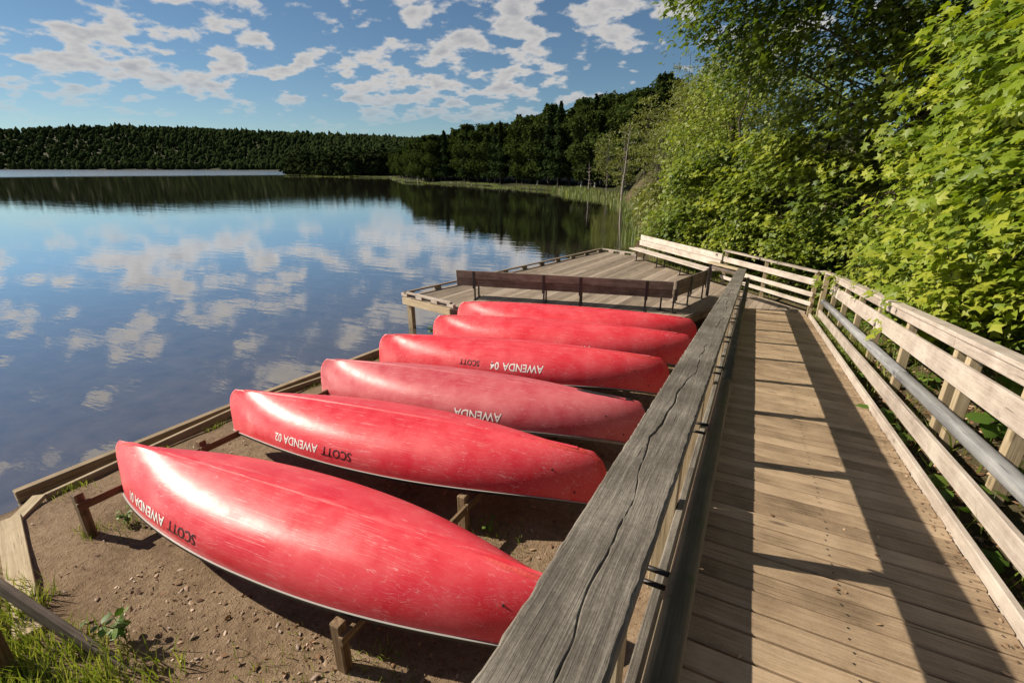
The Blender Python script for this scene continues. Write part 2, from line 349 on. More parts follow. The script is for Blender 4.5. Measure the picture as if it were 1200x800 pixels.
# grassy corner by the near-left steps and grass under the ramp side
green = np.maximum(green, 0.9*ss(1.05-fy_+0.25*(vnoise(fx_*2, fy_*2, 9)-0.5), 0, 0.5)*ss(fx_, -6.2, -5.2))
def ground_material():
    m, n, lk, out = new_mat('ground_soil')
    tc = n('ShaderNodeTexCoord'); ob = tc.outputs['Object']
    n1 = n('ShaderNodeTexNoise', Scale=1.1, Detail=8.0, Roughness=0.65); lk(ob, n1.inputs['Vector'])
    n2 = n('ShaderNodeTexNoise', Scale=14.0, Detail=8.0, Roughness=0.7); lk(ob, n2.inputs['Vector'])
    n3 = n('ShaderNodeTexNoise', Scale=70.0, Detail=4.0, Roughness=0.7); lk(ob, n3.inputs['Vector'])
    a = n('ShaderNodeMath', _operation='MULTIPLY_ADD'); lk(n2.outputs[0], a.inputs[0]); a.inputs[1].default_value = 0.9; lk(n1.outputs[0], a.inputs[2])
    b = n('ShaderNodeMath', _operation='MULTIPLY_ADD'); lk(n3.outputs[0], b.inputs[0]); b.inputs[1].default_value = 0.6; lk(a.outputs[0], b.inputs[2])
    mr = n('ShaderNodeMapRange'); lk(b.outputs[0], mr.inputs[0]); mr.inputs[1].default_value = 0.75; mr.inputs[2].default_value = 1.75
    soil = ramp(n, [(0.0, (0.07, 0.043, 0.024)), (0.40, (0.22, 0.15, 0.092)), (0.70, (0.34, 0.245, 0.16)), (1.0, (0.46, 0.36, 0.26))]); lk(mr.outputs[0], soil.inputs[0])
    gr = ramp(n, [(0.2, (0.035, 0.03, 0.014)), (0.6, (0.042, 0.048, 0.017)), (0.9, (0.065, 0.058, 0.027))]); lk(mr.outputs[0], gr.inputs[0])
    at = n('ShaderNodeAttribute', _attribute_name='green')
    mx = n('ShaderNodeMix', _data_type='RGBA'); lk(at.outputs['Fac'], mx.inputs[0]); lk(soil.outputs[0], mx.inputs[6]); lk(gr.outputs[0], mx.inputs[7])
    # damp edge by the water
    wa = n('ShaderNodeAttribute', _attribute_name='wet')
    wm = n('ShaderNodeMix', _data_type='RGBA', _blend_type='MULTIPLY'); lk(wa.outputs['Fac'], wm.inputs[0]); lk(mx.outputs[2], wm.inputs[6]); wm.inputs[7].default_value = (0.5, 0.46, 0.42, 1)
    # pebbles
    vo = n('ShaderNodeTexVoronoi', Scale=26.0); lk(ob, vo.inputs['Vector'])
    vr = n('ShaderNodeMapRange'); lk(vo.outputs['Distance'], vr.inputs[0]); vr.inputs[1].default_value = 0.28; vr.inputs[2].default_value = 0.06
    p = n('ShaderNodeBsdfPrincipled', Roughness=0.92); p.inputs['Specular IOR Level'].default_value = 0.15; lk(wm.outputs[2], p.inputs['Base Color'])
    h = n('ShaderNodeMath', _operation='MULTIPLY_ADD'); lk(vr.outputs[0], h.inputs[0]); h.inputs[1].default_value = 0.35; lk(b.outputs[0], h.inputs[2])
    bp = n('ShaderNodeBump', Strength=0.9, Distance=0.05); lk(h.outputs[0], bp.inputs['Height']); lk(bp.outputs[0], p.inputs['Normal'])
    lk(p.outputs[0], out.inputs[0]); return m
dS_, _ = seg_dist(P_, SHP, True); wet = 1-ss(np.where(inside(P_, SHP), -dS_, dS_), 0.15, 0.7)
M_GROUND = ground_material()
g = put('ground', arrays_mesh('ground', np.stack([fx_, fy_, GZ], 1), GF, M_GROUND, smooth=True, attrs={'green': green, 'wet': wet}))
tag(g, kind='structure')

def water_material():
    m, n, lk, out = new_mat('lake_water')
    geo = n('ShaderNodeNewGeometry'); pos = geo.outputs['Position']
    mp = n('ShaderNodeMapping'); mp.inputs['Rotation'].default_value = (0, 0, R(-26.8)); mp.inputs['Scale'].default_value = (0.5, 1.6, 1.0); lk(pos, mp.inputs[0])
    r1 = n('ShaderNodeTexNoise', Scale=1.3, Detail=4.0, Roughness=0.55); lk(mp.outputs[0], r1.inputs['Vector'])
    r2 = n('ShaderNodeTexNoise', Scale=0.22, Detail=3.0, Roughness=0.5); lk(mp.outputs[0], r2.inputs['Vector'])
    ln = n('ShaderNodeVectorMath', _operation='LENGTH'); lk(pos, ln.inputs[0])
    # a breeze roughens a band of open water in front of the far shore
    big = n('ShaderNodeTexNoise', Scale=0.004, Detail=2.0); lk(pos, big.inputs['Vector'])
    dd = n('ShaderNodeMath', _operation='MULTIPLY_ADD'); lk(big.outputs[0], dd.inputs[0]); dd.inputs[1].default_value = 120.0; lk(ln.outputs['Value'], dd.inputs[2])
    wind = n('ShaderNodeMapRange', _interpolation_type='SMOOTHSTEP'); lk(dd.outputs[0], wind.inputs[0]); wind.inputs[1].default_value = 330; wind.inputs[2].default_value = 400
    bs = n('ShaderNodeMath', _operation='MULTIPLY_ADD'); lk(r2.outputs[0], bs.inputs[0]); bs.inputs[1].default_value = 1.6; lk(r1.outputs[0], bs.inputs[2])
    st = n('ShaderNodeMapRange'); lk(wind.outputs[0], st.inputs[0]); st.inputs[3].default_value = 0.021; st.inputs[4].default_value = 0.09
    bp = n('ShaderNodeBump', Distance=0.25); lk(st.outputs[0], bp.inputs['Strength']); lk(bs.outputs[0], bp.inputs['Height'])
    ro = n('ShaderNodeMapRange'); lk(wind.outputs[0], ro.inputs[0]); ro.inputs[3].default_value = 0.015; ro.inputs[4].default_value = 0.16
    gl = n('ShaderNodeBsdfGlossy'); gl.inputs['Color'].default_value = (0.97, 0.97, 0.97, 1); lk(ro.outputs[0], gl.inputs['Roughness']); lk(bp.outputs[0], gl.inputs['Normal'])
    bed = n('ShaderNodeTexNoise', Scale=1.8, Detail=7.0, Roughness=0.7); lk(pos, bed.inputs['Vector'])
    bc = ramp(n, [(0.3, (0.055, 0.045, 0.037)), (0.75, (0.12, 0.094, 0.072))]); lk(bed.outputs[0], bc.inputs[0])
    df = n('ShaderNodeBsdfDiffuse'); lk(bc.outputs[0], df.inputs['Color'])
    fr = n('ShaderNodeFresnel', IOR=1.75); lk(bp.outputs[0], fr.inputs['Normal'])
    fm = n('ShaderNodeMapRange'); lk(fr.outputs[0], fm.inputs[0]); fm.inputs[1].default_value = 0.05; fm.inputs[2].default_value = 0.5; fm.inputs[3].default_value = 0.16; fm.inputs[4].default_value = 0.97
    ms = n('ShaderNodeMixShader'); lk(fm.outputs[0], ms.inputs[0]); lk(df.outputs[0], ms.inputs[1]); lk(gl.outputs[0], ms.inputs[2]); lk(ms.outputs[0], out.inputs[0])
    return m
M_WATER = water_material()
lk_m = bpy.data.meshes.new('lake')
lk_m.from_pydata([(-3000, -1200, 0.03), (30, -1200, 0.03), (30, 2200, 0.03), (-3000, 2200, 0.03)], [], [(0, 1, 2, 3)]); lk_m.materials.append(M_WATER)
tag(put('lake', lk_m), kind='structure')

# ------------------------------------------------------------------ ramp boardwalk
def ramp_pt(x, y, h=0.0):
    """point on the ramp, h measured square to the deck"""
    c = 1/math.sqrt(1+RAMP_S**2)
    return Vector((x, y+h*RAMP_S*c, 2.40-RAMP_S*y+h*c))
UPR = Vector((0, RAMP_S, 1)).normalized()
ramp_o = root('boardwalk_ramp', (0.6, 5, floor_z(5.0)-0.2), 0, 'sloping plank boardwalk between two wooden railings, striped by rail shadows', 'boardwalk')
RY0, RY1 = -1.6, 12.2
y = RY0; k = 0
while y < RY1:
    a = 0.0012*random.uniform(-1, 1); dh = random.uniform(-0.004, 0.002)
    x0 = -0.10+random.uniform(-0.012, 0.012); x1 = 1.262+random.uniform(-0.008, 0.004)
    if y > 9.3: x1 = 1.262
    beam('plank', ramp_pt(x0, y+0.07+a, -0.019+dh), ramp_pt(x1, y+0.07-a, -0.019+dh), 0.1335, 0.038, M_PLANK, ramp_o, up=UPR, bev=0.006)
    y += 0.1452; k += 1
nl_ = []
for k in range(int((RY1-RY0)/0.1452)):
    for xx in (-0.04, 0.60, 1.20):
        for dy in (0.035, 0.105):
            c = ramp_pt(xx+random.uniform(-0.012, 0.012), RY0+k*0.1452+dy+random.uniform(-0.008, 0.008), 0.0012)
            nl_.append(c)
NV, NF = [], []
for c in nl_:
    b_ = len(NV)
    for q in range(6): NV.append((c.x+0.0055*math.cos(q*1.047), c.y+0.0055*math.sin(q*1.047), c.z-RAMP_S*0.0055*math.sin(q*1.047)+0.0022))
    NF.append(tuple(range(b_, b_+6)))
nm_ = bpy.data.meshes.new('nail_heads'); nm_.from_pydata(NV, [], NF); nm_.materials.append(M_STEEL)
tag(put('nail_heads', nm_, None, ramp_o), kind='stuff')
for xx in (-0.06, 0.58, 1.22):
    beam('stringer', ramp_pt(xx, RY0, -0.14), ramp_pt(xx, RY1, -0.14), 0.05, 0.19, M_DARK, ramp_o, up=UPR)
beam('kerb', ramp_pt(1.285, RY0, 0.012), ramp_pt(1.285, 11.9, 0.012), 0.038, 0.12, M_PALE, ramp_o, up=UPR)
beam('kerb', ramp_pt(-0.115, RY0, -0.03), ramp_pt(-0.115, 11.9, -0.03), 0.02, 0.16, M_DARK, ramp_o, up=UPR)
for yy in (0.3, 3.3, 6.3, 9.3):
    for xx in (-0.06, 1.22):
        zt = floor_z(yy)-0.24; beam('support_post', (xx, yy, zt), (xx, yy, gz(xx, yy)-0.15), 0.09, 0.09, M_DARK, ramp_o, up=(0, 1, 0))

# ------------------------------------------------------------------ left railing
lr = root('railing', (-0.19, 5, floor_z(5.0)), 0, 'weathered grey railing with wide split cap board beside the red canoes', 'railing')
def cap_mesh(length, w, t, seed, mat, crack=True):
    """cap plank with a real drying split meandering along it; local X along"""
    rg = np.random.default_rng(seed); nn = int(length/0.025); xs = np.linspace(-length/2, length/2, nn)
    me = 0.012*np.sin(xs*3.1+seed)+0.007*np.sin(xs*8.7+seed*2)+0.004*np.sin(xs*23+seed)+np.cumsum(rg.normal(0, 0.0013, nn))
    me -= me.mean(); me += -0.012+0.02*np.sin(xs*0.9+1)
    me = np.clip(me, -w*0.3, w*0.3)
    op = 0.0028*np.clip(0.6+0.45*np.sin(xs*1.7+seed)+0.3*np.sin(xs*5.3)+rg.normal(0, 0.25, nn), 0.02, 1.4) if crack else np.zeros(nn)
    dp = np.clip(op*4.5, 0.0015, 0.016)
    e1 = rg.normal(0, 0.0012, nn); e2 = rg.normal(0, 0.0012, nn); b = 0.006; h = t/2
    cols = [(np.full(nn, -w/2)+e1*0, np.full(nn, -h)), (-w/2+e1, np.full(nn, h-b)), (-w/2+b+e1, np.full(nn, h)), (me-op-0.002, np.full(nn, h)), (me-op*0.5, h-dp*0.3), (me, h-dp), (me+op*0.5, h-dp*0.3), (me+op+0.002, np.full(nn, h)), (w/2-b+e2, np.full(nn, h)), (w/2+e2, np.full(nn, h-b)), (np.full(nn, w/2), np.full(nn, -h))]
    nc = len(cols); V = np.zeros((nn, nc, 3)); V[:, :, 0] = xs[:, None]
    for j, (a, z) in enumerate(cols): V[:, j, 1] = a; V[:, j, 2] = z
    i = np.arange(nn-1)[:, None]*nc; q = np.arange(nc)[None]; q2 = (q+1) % nc
    F = np.stack([i+q, i+nc+q, i+nc+q2, i+q2], -1).reshape(-1, 4)
    # end caps
    m = bpy.data.meshes.new('cap_board'); V = V.reshape(-1, 3)
    F = [tuple(f) for f in F.tolist()]+[tuple(range(nc)), tuple((nn-1)*nc+k for k in range(nc-1, -1, -1))]
    m.from_pydata(V.tolist(), [], F); m.materials.append(mat); m.update()
    bm = bmesh.new(); bm.from_mesh(m); bmesh.ops.recalc_face_normals(bm, faces=bm.faces[:]); bm.to_mesh(m); bm.free()
    return m
CAPH = 0.90
for i, (a, b) in enumerate(((-1.6, 4.35), (4.354, 8.2), (8.204, 12.15))):
    p0, p1 = ramp_pt(-0.196, a, CAPH-0.019), ramp_pt(-0.196, b, CAPH-0.019)
    put('cap_board', cap_mesh((p1-p0).length, 0.184, 0.038, i+1, M_CAP), frame(p0, p1, UPR), lr)
LP = [2.16-1.17*3+1.17*i for i in range(12)]
LP = [v for v in LP if v < 12.0]+[12.06]
for v in LP:
    zb = 2.40-RAMP_S*v
    po = beam('post', (-0.20, v, zb-0.30), (-0.20, v, zb+CAPH-0.041), 0.09, 0.088, M_POST, lr, up=(0, 1, 0))
    for hh in (0.655, 0.70):
        c = ramp_pt(-0.156, v, hh); put('bracket', tube_mesh('bracket', [c, c+Vector((0.10, 0, 0))], 0.008, M_STEEL, 6), None, po)
def rounded_rail(p0, p1, ry, rz, mat, parent, name='handrail', up=(0, 0, 1)):
    L_ = (Vector(p1)-Vector(p0)).length; th = np.arange(14)*2*np.pi/14
    c, s_ = np.cos(th), np.sin(th); yy = np.sign(c)*np.abs(c)**0.6*ry; zz = np.sign(s_)*np.abs(s_)**0.6*rz
    V = [(-L_/2, a, b) for a, b in zip(yy, zz)]+[(L_/2, a, b) for a, b in zip(yy, zz)]
    F = [(i, (i+1) % 14, 14+(i+1) % 14, 14+i) for i in range(14)]+[tuple(range(13, -1, -1)), tuple(range(14, 28))]
    m = bpy.data.meshes.new(name); m.from_pydata(V, [], F); m.polygons.foreach_set('use_smooth', [True]*14+[False]*2); m.update(); m.materials.append(mat)
    return put(name, m, frame(p0, p1, up), parent)
for a, b in ((-1.6, 3.0), (3.006, 7.4), (7.406, 12.0)):
    rounded_rail(ramp_pt(-0.038, a, 0.675), ramp_pt(-0.038, b, 0.675), 0.036, 0.045, M_DARK, lr, up=UPR)
for a, b in ((-1.6, 2.6), (2.61, 6.1), (6.11, 9.6), (9.61, 12.1)):
    beam('lower_board', ramp_pt(-0.136, a, 0.185), ramp_pt(-0.136, b, 0.185), 0.036, 0.14, M_CAP, lr, up=UPR)
for a, b in ((-1.6, 2.0), (2.01, 5.6), (5.61, 9.3), (9.31, 12.1)):
    beam('toe_board', ramp_pt(-0.138, a, 0.055), ramp_pt(-0.138, b, 0.055), 0.03, 0.10, M_DARK, lr, up=UPR)
# return of the cap over the landing
zc = 2.40-RAMP_S*12.15+CAPH-0.05
beam('return_board', (-0.22, 12.30, zc), (-0.98, 13.02, zc), 0.14, 0.038, M_POST, lr)
beam('return_rail', (-0.22, 12.32, zc-0.10), (-0.96, 13.02, zc-0.10), 0.036, 0.10, M_BENCH, lr)
beam('post', (-0.93, 12.98, 0.86), (-0.93, 12.98, zc-0.02), 0.07, 0.07, M_STEEL, lr, up=(0, 1, 0))
hp = [Vector((-0.93, 12.93, 1.55)), Vector((-0.95, 12.86, 1.62)), Vector((-0.99, 12.8, 1.60)), Vector((-1.0, 12.78, 1.45)), Vector((-0.98, 12.8, 1.2))]
put('grab_handle', tube_mesh('grab_handle', hp, 0.018, M_STEEL, 8), None, lr)

# ------------------------------------------------------------------ right railing
rr_ = root('railing', (1.65, 5, floor_z(5.0)), 0, 'pale wooden railing with rounded grey pole handrail in front of the maple leaves', 'railing')
RP = [1.15, 2.5, 3.85, 5.05, 6.5, 7.93, 9.3, 10.7, 12.1]
for v in RP:
    zb = 2.40-RAMP_S*v
    po = beam('post', (1.69, v, gz(1.69, v)-0.2), (1.69, v, zb+0.895-0.02), 0.088, 0.088, M_POST, rr_, up=(0, 1, 0))
    c = ramp_pt(1.648, v, 0.30)
    put('bracket', tube_mesh('bracket', [c, c+Vector((-0.10, 0, -0.03)), c+Vector((-0.14, 0, 0.01))], 0.009, M_GALV, 6), None, po)
v = 4.78; zb = 2.40-RAMP_S*v
beam('post', (1.69, v, gz(1.69, v)-0.2), (1.69, v, zb+0.895-0.02), 0.088, 0.088, M_POST, rr_, up=(0, 1, 0))
for a, b in ((-0.5, 4.92), (4.925, 8.6), (8.605, 12.2)):
    beam('cap_board', ramp_pt(1.67, a, 0.905), ramp_pt(1.67, b, 0.905), 0.14, 0.038, M_PALE, rr_, up=UPR)
    beam('fascia_board', ramp_pt(1.63, a, 0.838), ramp_pt(1.63, b, 0.838), 0.032, 0.092, M_PALE, rr_, up=UPR)
for a, b in ((-0.5, 3.86), (3.865, 7.94), (7.945, 12.2)):
    beam('side_board', ramp_pt(1.625, a, 0.615), ramp_pt(1.625, b, 0.615), 0.038, 0.20, M_PALE, rr_, up=UPR)
for a, b in ((-0.5, 5.6), (5.604, 12.1)):
    rounded_rail(ramp_pt(1.505, a, 0.345), ramp_pt(1.505, b, 0.345), 0.05, 0.05, M_GREYR, rr_, name='pole_handrail', up=UPR)
for a, b in ((-0.5, 4.4), (4.405, 8.3), (8.305, 12.0)):
    beam('lower_rail', ramp_pt(1.465, a, 0.095), ramp_pt(1.465, b, 0.095), 0.042, 0.14, M_PALE, rr_, up=UPR)

# ------------------------------------------------------------------ landing railing (beyond the ramp's foot)
er = root('railing', (0.4, 13.4, 0.88), 0, 'short pale railing at the ramp foot joining the bleached bench', 'railing')
A, B = Vector((1.36, 12.36, 0)), Vector((-0.72, 14.62, 0)); dAB = (B-A).normalized()
for t in (0.02, 0.5, 0.98):
    q = A.lerp(B, t); beam('post', (q.x, q.y, gz(q.x, q.y)-0.2), (q.x, q.y, 1.80), 0.088, 0.088, M_POST, er, up=(0, 1, 0))
nrm = Vector((-dAB.y, dAB.x, 0));  nrm = -nrm if nrm.dot(Vector((-1, -1, 0))) < 0 else nrm
for nm, z, w, t in (('cap_board', 1.825, 0.14, 0.038), ('rail_board', 1.60, 0.036, 0.14), ('rail_board', 1.32, 0.036, 0.10), ('rail_board', 1.10, 0.036, 0.09)):
    o_ = Vector((0, 0, z))+(nrm*0.065 if nm != 'cap_board' else nrm*0.01)
    beam(nm, A+o_, B+o_, w, t, M_PALE2 if nm == 'rail_board' else M_PALE, er)
beam('corner_post', (1.50, 12.30, 0.5), (1.50, 12.30, 1.86), 0.10, 0.10, M_POST, er, up=(0, 1, 0))
beam('cap_link', (1.63, 12.16, 1.815), (1.40, 12.40, 1.845), 0.13, 0.036, M_PALE, er)

# ------------------------------------------------------------------ landing deck
DECK = [(-7.9, 9.40), (-6.2, 9.05), (-1.25, 10.55), (-0.6, 12.24), (1.34, 12.24), (1.36, 12.40), (-3.95, 18.05), (-5.44, 18.55)]
deck_o = root('lake_deck', (-4, 13, 0.3), 0, 'low plank deck standing out over the lake beyond the canoes', 'deck')
ang = R(9.0); ud = np.array([math.sin(ang), math.cos(ang)]); vd = np.array([ud[1], -ud[0]])
DP = np.array(DECK)
def clip_strip(v0, v1):
    """intersection range of polygon with a strip, as [u at v0 side..] quads"""
    def cross(vv):
        us = []
        for i in range(len(DP)):
            a, b = DP[i], DP[(i+1) % len(DP)]; va, vb = a@vd, b@vd
            if (va-vv)*(vb-vv) < 0: t = (vv-va)/(vb-va); us.append((a+t*(b-a))@ud)
        return (min(us), max(us)) if len(us) >= 2 else None
    return cross(v0), cross(v1)
vs_all = DP@vd; v = vs_all.min()+0.01
while v < vs_all.max()-0.05:
    c0, c1 = clip_strip(v, v+0.139)
    if c0 and c1:
        # split long boards with staggered butt joints
        lo0, hi0, lo1, hi1 = c0[0], c0[1], c1[0], c1[1]
        cut = None
        if hi0-lo0 > 4.6: cut = lo0+random.choice((0.35, 0.5, 0.62))*(hi0-lo0)
        parts = [(lo0, lo1, hi0, hi1)] if cut is None else [(lo0, lo1, cut-0.002, cut-0.002), (cut+0.002, cut+0.002, hi0, hi1)]
        for (a0, a1, b0, b1) in parts:
            mid = ((a0+b0)/2*ud+(v+0.07)*vd); dz = random.uniform(-0.0025, 0.0025)
            X = Vector((*ud, 0)); Y = Vector((*(-vd), 0)); um = (a0+b0)/2
            loc = lambda uu, vv: (uu-um, -(vv-v-0.07))
            pts = [loc(a0, v), loc(b0, v), loc(b1, v+0.139), loc(a1, v+0.139)]
            V = [(px_, py_, 0.019) for px_, py_ in pts]+[(px_, py_, -0.019) for px_, py_ in pts]
            m = bpy.data.meshes.new('plank'); m.from_pydata(V, [], [(3, 2, 1, 0), (4, 5, 6, 7), (0, 1, 5, 4), (1, 2, 6, 5), (2, 3, 7, 6), (3, 0, 4, 7)]); m.materials.append(M_DECK); m.update()
            MM = Matrix((X, Y, Vector((0, 0, 1)))).transposed().to_4x4(); MM.translation = (mid[0], mid[1], 0.861+dz)
            put('plank', m, MM, deck_o)
    v += 0.145
def edge(i, j, inset=0.0): return Vector((*DECK[i], 0)), Vector((*DECK[j], 0))
for (i, j, mt) in ((0, 1, M_POST), (1, 2, M_BENCH), (7, 0, M_BENCH), (6, 7, M_BENCH), (2, 3, M_BENCH), (5, 6, M_BENCH)):
    a, b = edge(i, j); d = (b-a).normalized(); nn_ = Vector((d.y, -d.x, 0))*0.022
    beam('rim_board', a+nn_+Vector((0, 0, 0.775)), b+nn_+Vector((0, 0, 0.775)), 0.038, 0.17, mt, deck_o)
# low kerb rails on blocks along the water
for (i, j, t0, t1, nseg, mt) in ((0, 1, 0.0, 0.98, 3, M_PALE), (7, 0, 0.0, 1.0, 10, M_DECK), (6, 7, 0.0, 1.0, 3, M_PALE)):
    a, b = edge(i, j); d = (b-a).normalized(); inn = Vector((-d.y, d.x, 0))*0.05
    beam('kerb_rail', a.lerp(b, t0)+inn+Vector((0, 0, 0.985)), a.lerp(b, t1)+inn+Vector((0, 0, 0.985)), 0.088, 0.04, mt, deck_o)
    for k in range(nseg+1):
        q = a.lerp(b, 0.02+0.96*k/nseg)+inn
        beam('kerb_block', q-d*0.11+Vector((0, 0, 0.923)), q+d*0.11+Vector((0, 0, 0.923)), 0.085, 0.08, mt, deck_o)
for q in ((-7.75, 9.50), (-6.4, 9.2), (-7.0, 12.4), (-6.3, 15.0), (-5.6, 17.9), (-3.4, 10.2), (-4.4, 17.6), (-2.0, 12.0)):
    beam('pile', (q[0], q[1], -1.2 if q[0] < -5 else -0.2), (q[0], q[1], 0.84), 0.14, 0.14, M_POST, deck_o, up=(0, 1, 0))
beam('joist', (-6.15, 9.3, 0.74), (-2.0, 10.55, 0.74), 0.05, 0.18, M_DARK, deck_o)

# ------------------------------------------------------------------ benches on the deck
b1 = root('bench', (-3.8, 10.7, 0.88), 0, 'long brown backed bench bent at one end, seen from behind the canoes', 'bench')
P0, P1, P2 = Vector((-6.52, 9.85, 0)), Vector((-1.50, 10.93, 0)), Vector((-0.98, 12.75, 0))
def bench_run(rt, a, b, tlist, mb, ms_, flip, zb0=1.23, zb1=1.62, zs=1.27):
    d = (b-a).normalized(); sd = Vector((-d.y, d.x, 0))*flip
    lean = sd*-0.05
    beam('back_board', a+lean*0.6+Vector((0, 0, (zb0+zb1)/2+(zb1-zb0)/4)), b+lean*0.6+Vector((0, 0, (zb0+zb1)/2+(zb1-zb0)/4)), 0.04, (zb1-zb0)/2-0.006, mb, rt)
    beam('back_board', a+Vector((0, 0, (zb0+zb1)/2-(zb1-zb0)/4)), b+Vector((0, 0, (zb0+zb1)/2-(zb1-zb0)/4)), 0.04, (zb1-zb0)/2-0.006, mb, rt)
    for k in range(2):
        o_ = sd*(0.14+0.19*k)
        beam('seat_board', a+o_+Vector((0, 0, zs)), b+o_+Vector((0, 0, zs)), 0.18, 0.04, ms_, rt)
    for t in tlist:
        q = a.lerp(b, t)
        w0 = q-sd*0.026+Vector((0, 0, 0.88))
        beam('support', q-sd*0.062+Vector((0, 0, zs-0.10)), q-sd*0.062+Vector((0, 0, zb1-0.01)), 0.012, 0.07, M_STEEL, rt, up=d)
        beam('leg', q+sd*0.0+Vector((0, 0, 0.89)), q+sd*0.0+Vector((0, 0, zs-0.02)), 0.035, 0.035, M_STEEL, rt, up=(0, 1, 0))
        beam('leg', q+sd*0.3+Vector((0, 0, 0.89)), q+sd*0.3+Vector((0, 0, zs-0.02)), 0.035, 0.035, M_STEEL, rt, up=(0, 1, 0))
        beam('foot_bar', q-sd*0.08+Vector((0, 0, 0.891)), q+sd*0.38+Vector((0, 0, 0.891)), 0.06, 0.016, M_STEEL, rt)
bench_run(b1, P0, P1, (0.09, 0.43, 0.60, 0.89), M_BENCH, M_DECK, 1)
bench_run(b1, P1+Vector((0.02, 0.06, 0)), P2, (0.02, 0.45, 0.92), M_BENCH, M_DECK, 1)
b2 = root('bench', (-2.3, 16.0, 0.88), 0, 'sun-bleached pale bench backed by bushes on the far deck edge', 'bench')
bench_run(b2, Vector((-0.80, 14.50, 0)), Vector((-3.72, 17.52, 0)), (0.1, 0.32, 0.62, 0.92), M_PALE2, M_PALE2, 1, zb0=1.38, zb1=1.74, zs=1.28)

# ------------------------------------------------------------------ canoe racks
def rack(x0, x1, ys, label, hz=0.67):
    rt = root('canoe_rack', (x0, 5, 0.2), 0, label, 'canoe rack', 'racks under the canoes')
    for i, (yy) in enumerate(ys):
        xx = x0+(x1-x0)*i/(len(ys)-1)
        zt = hz+0.07+random.uniform(-0.015, 0.02)
        beam('post', (xx, yy, 0.0), (xx, yy, zt), 0.10, 0.085, M_RACK, rt, up=(0, 1, 0), bev=0.009)
    f_ = lambda yy: x0+(x1-x0)*(yy-ys[0])/(ys[-1]-ys[0])
    for a, b in zip(ys[:-1], ys[1:]):
        beam('beam', (f_(a)+0.062, a-0.05, hz-0.045), (f_(b)+0.062, b-0.06, hz-0.045), 0.04, 0.09, M_RACK, rt)
    return rt
rack(-6.02, -5.55, [1.67, 2.93, 4.3, 5.65, 7.05, 8.35, 9.1], 'low timber canoe rack along the water side')
rack(-2.40, -2.2, [1.80, 3.52, 5.16, 6.5, 7.9, 9.0, 9.7], 'low timber canoe rack nearer the boardwalk')

# ------------------------------------------------------------------ canoes
CL, CB, CD = 5.18, 1.20, 0.465
def c_zg(a): return -0.26*a**4.0
def c_zk(a): return CD-0.07*a**3
def c_hf(ph, a): return 0.78*math.sin(ph)**(0.80+0.2*a)+0.22*(1-max(0.0, math.cos(ph))**(0.62+0.5*a**2.5))
def c_xe(hf): return CL/2-0.15*hf**6-0.03*hf
def hull_pt(s, ph, side=1.0, grow=0.0):
    """s -1..1 along, ph 0 (gunwale) .. pi/2 (keel); inverted hull: keel on top"""
    a = abs(s)
    e = 0.62+0.5*a**2.5                      # U amidships, V at the ends, with a keel ridge
    b = CB/2*(1-a**2.25)**0.90
    zg = c_zg(a); zk = c_zk(a)
    hf = c_hf(ph, a)
    yy = b*max(0.0, math.cos(ph))**e
    xe = c_xe(hf)
    z = zg+(zk-zg)*hf
    return Vector((s*xe, side*(yy+grow), z))
def hull_from_xz(x, z, side):
    s = x/(CL/2); ph = 0.5
    for _ in range(12):
        a = min(abs(s), 0.999); zg = c_zg(a); zk = c_zk(a)
        hf = min(max((z-zg)/(zk-zg), 0.0), 0.999); lo, hi = 0.0, math.pi/2
        for _k in range(22):
            ph = (lo+hi)/2
            if c_hf(ph, a) < hf: lo = ph
            else: hi = ph
        xe = c_xe(hf); s = max(-0.999, min(0.999, x/xe))
    return s, ph
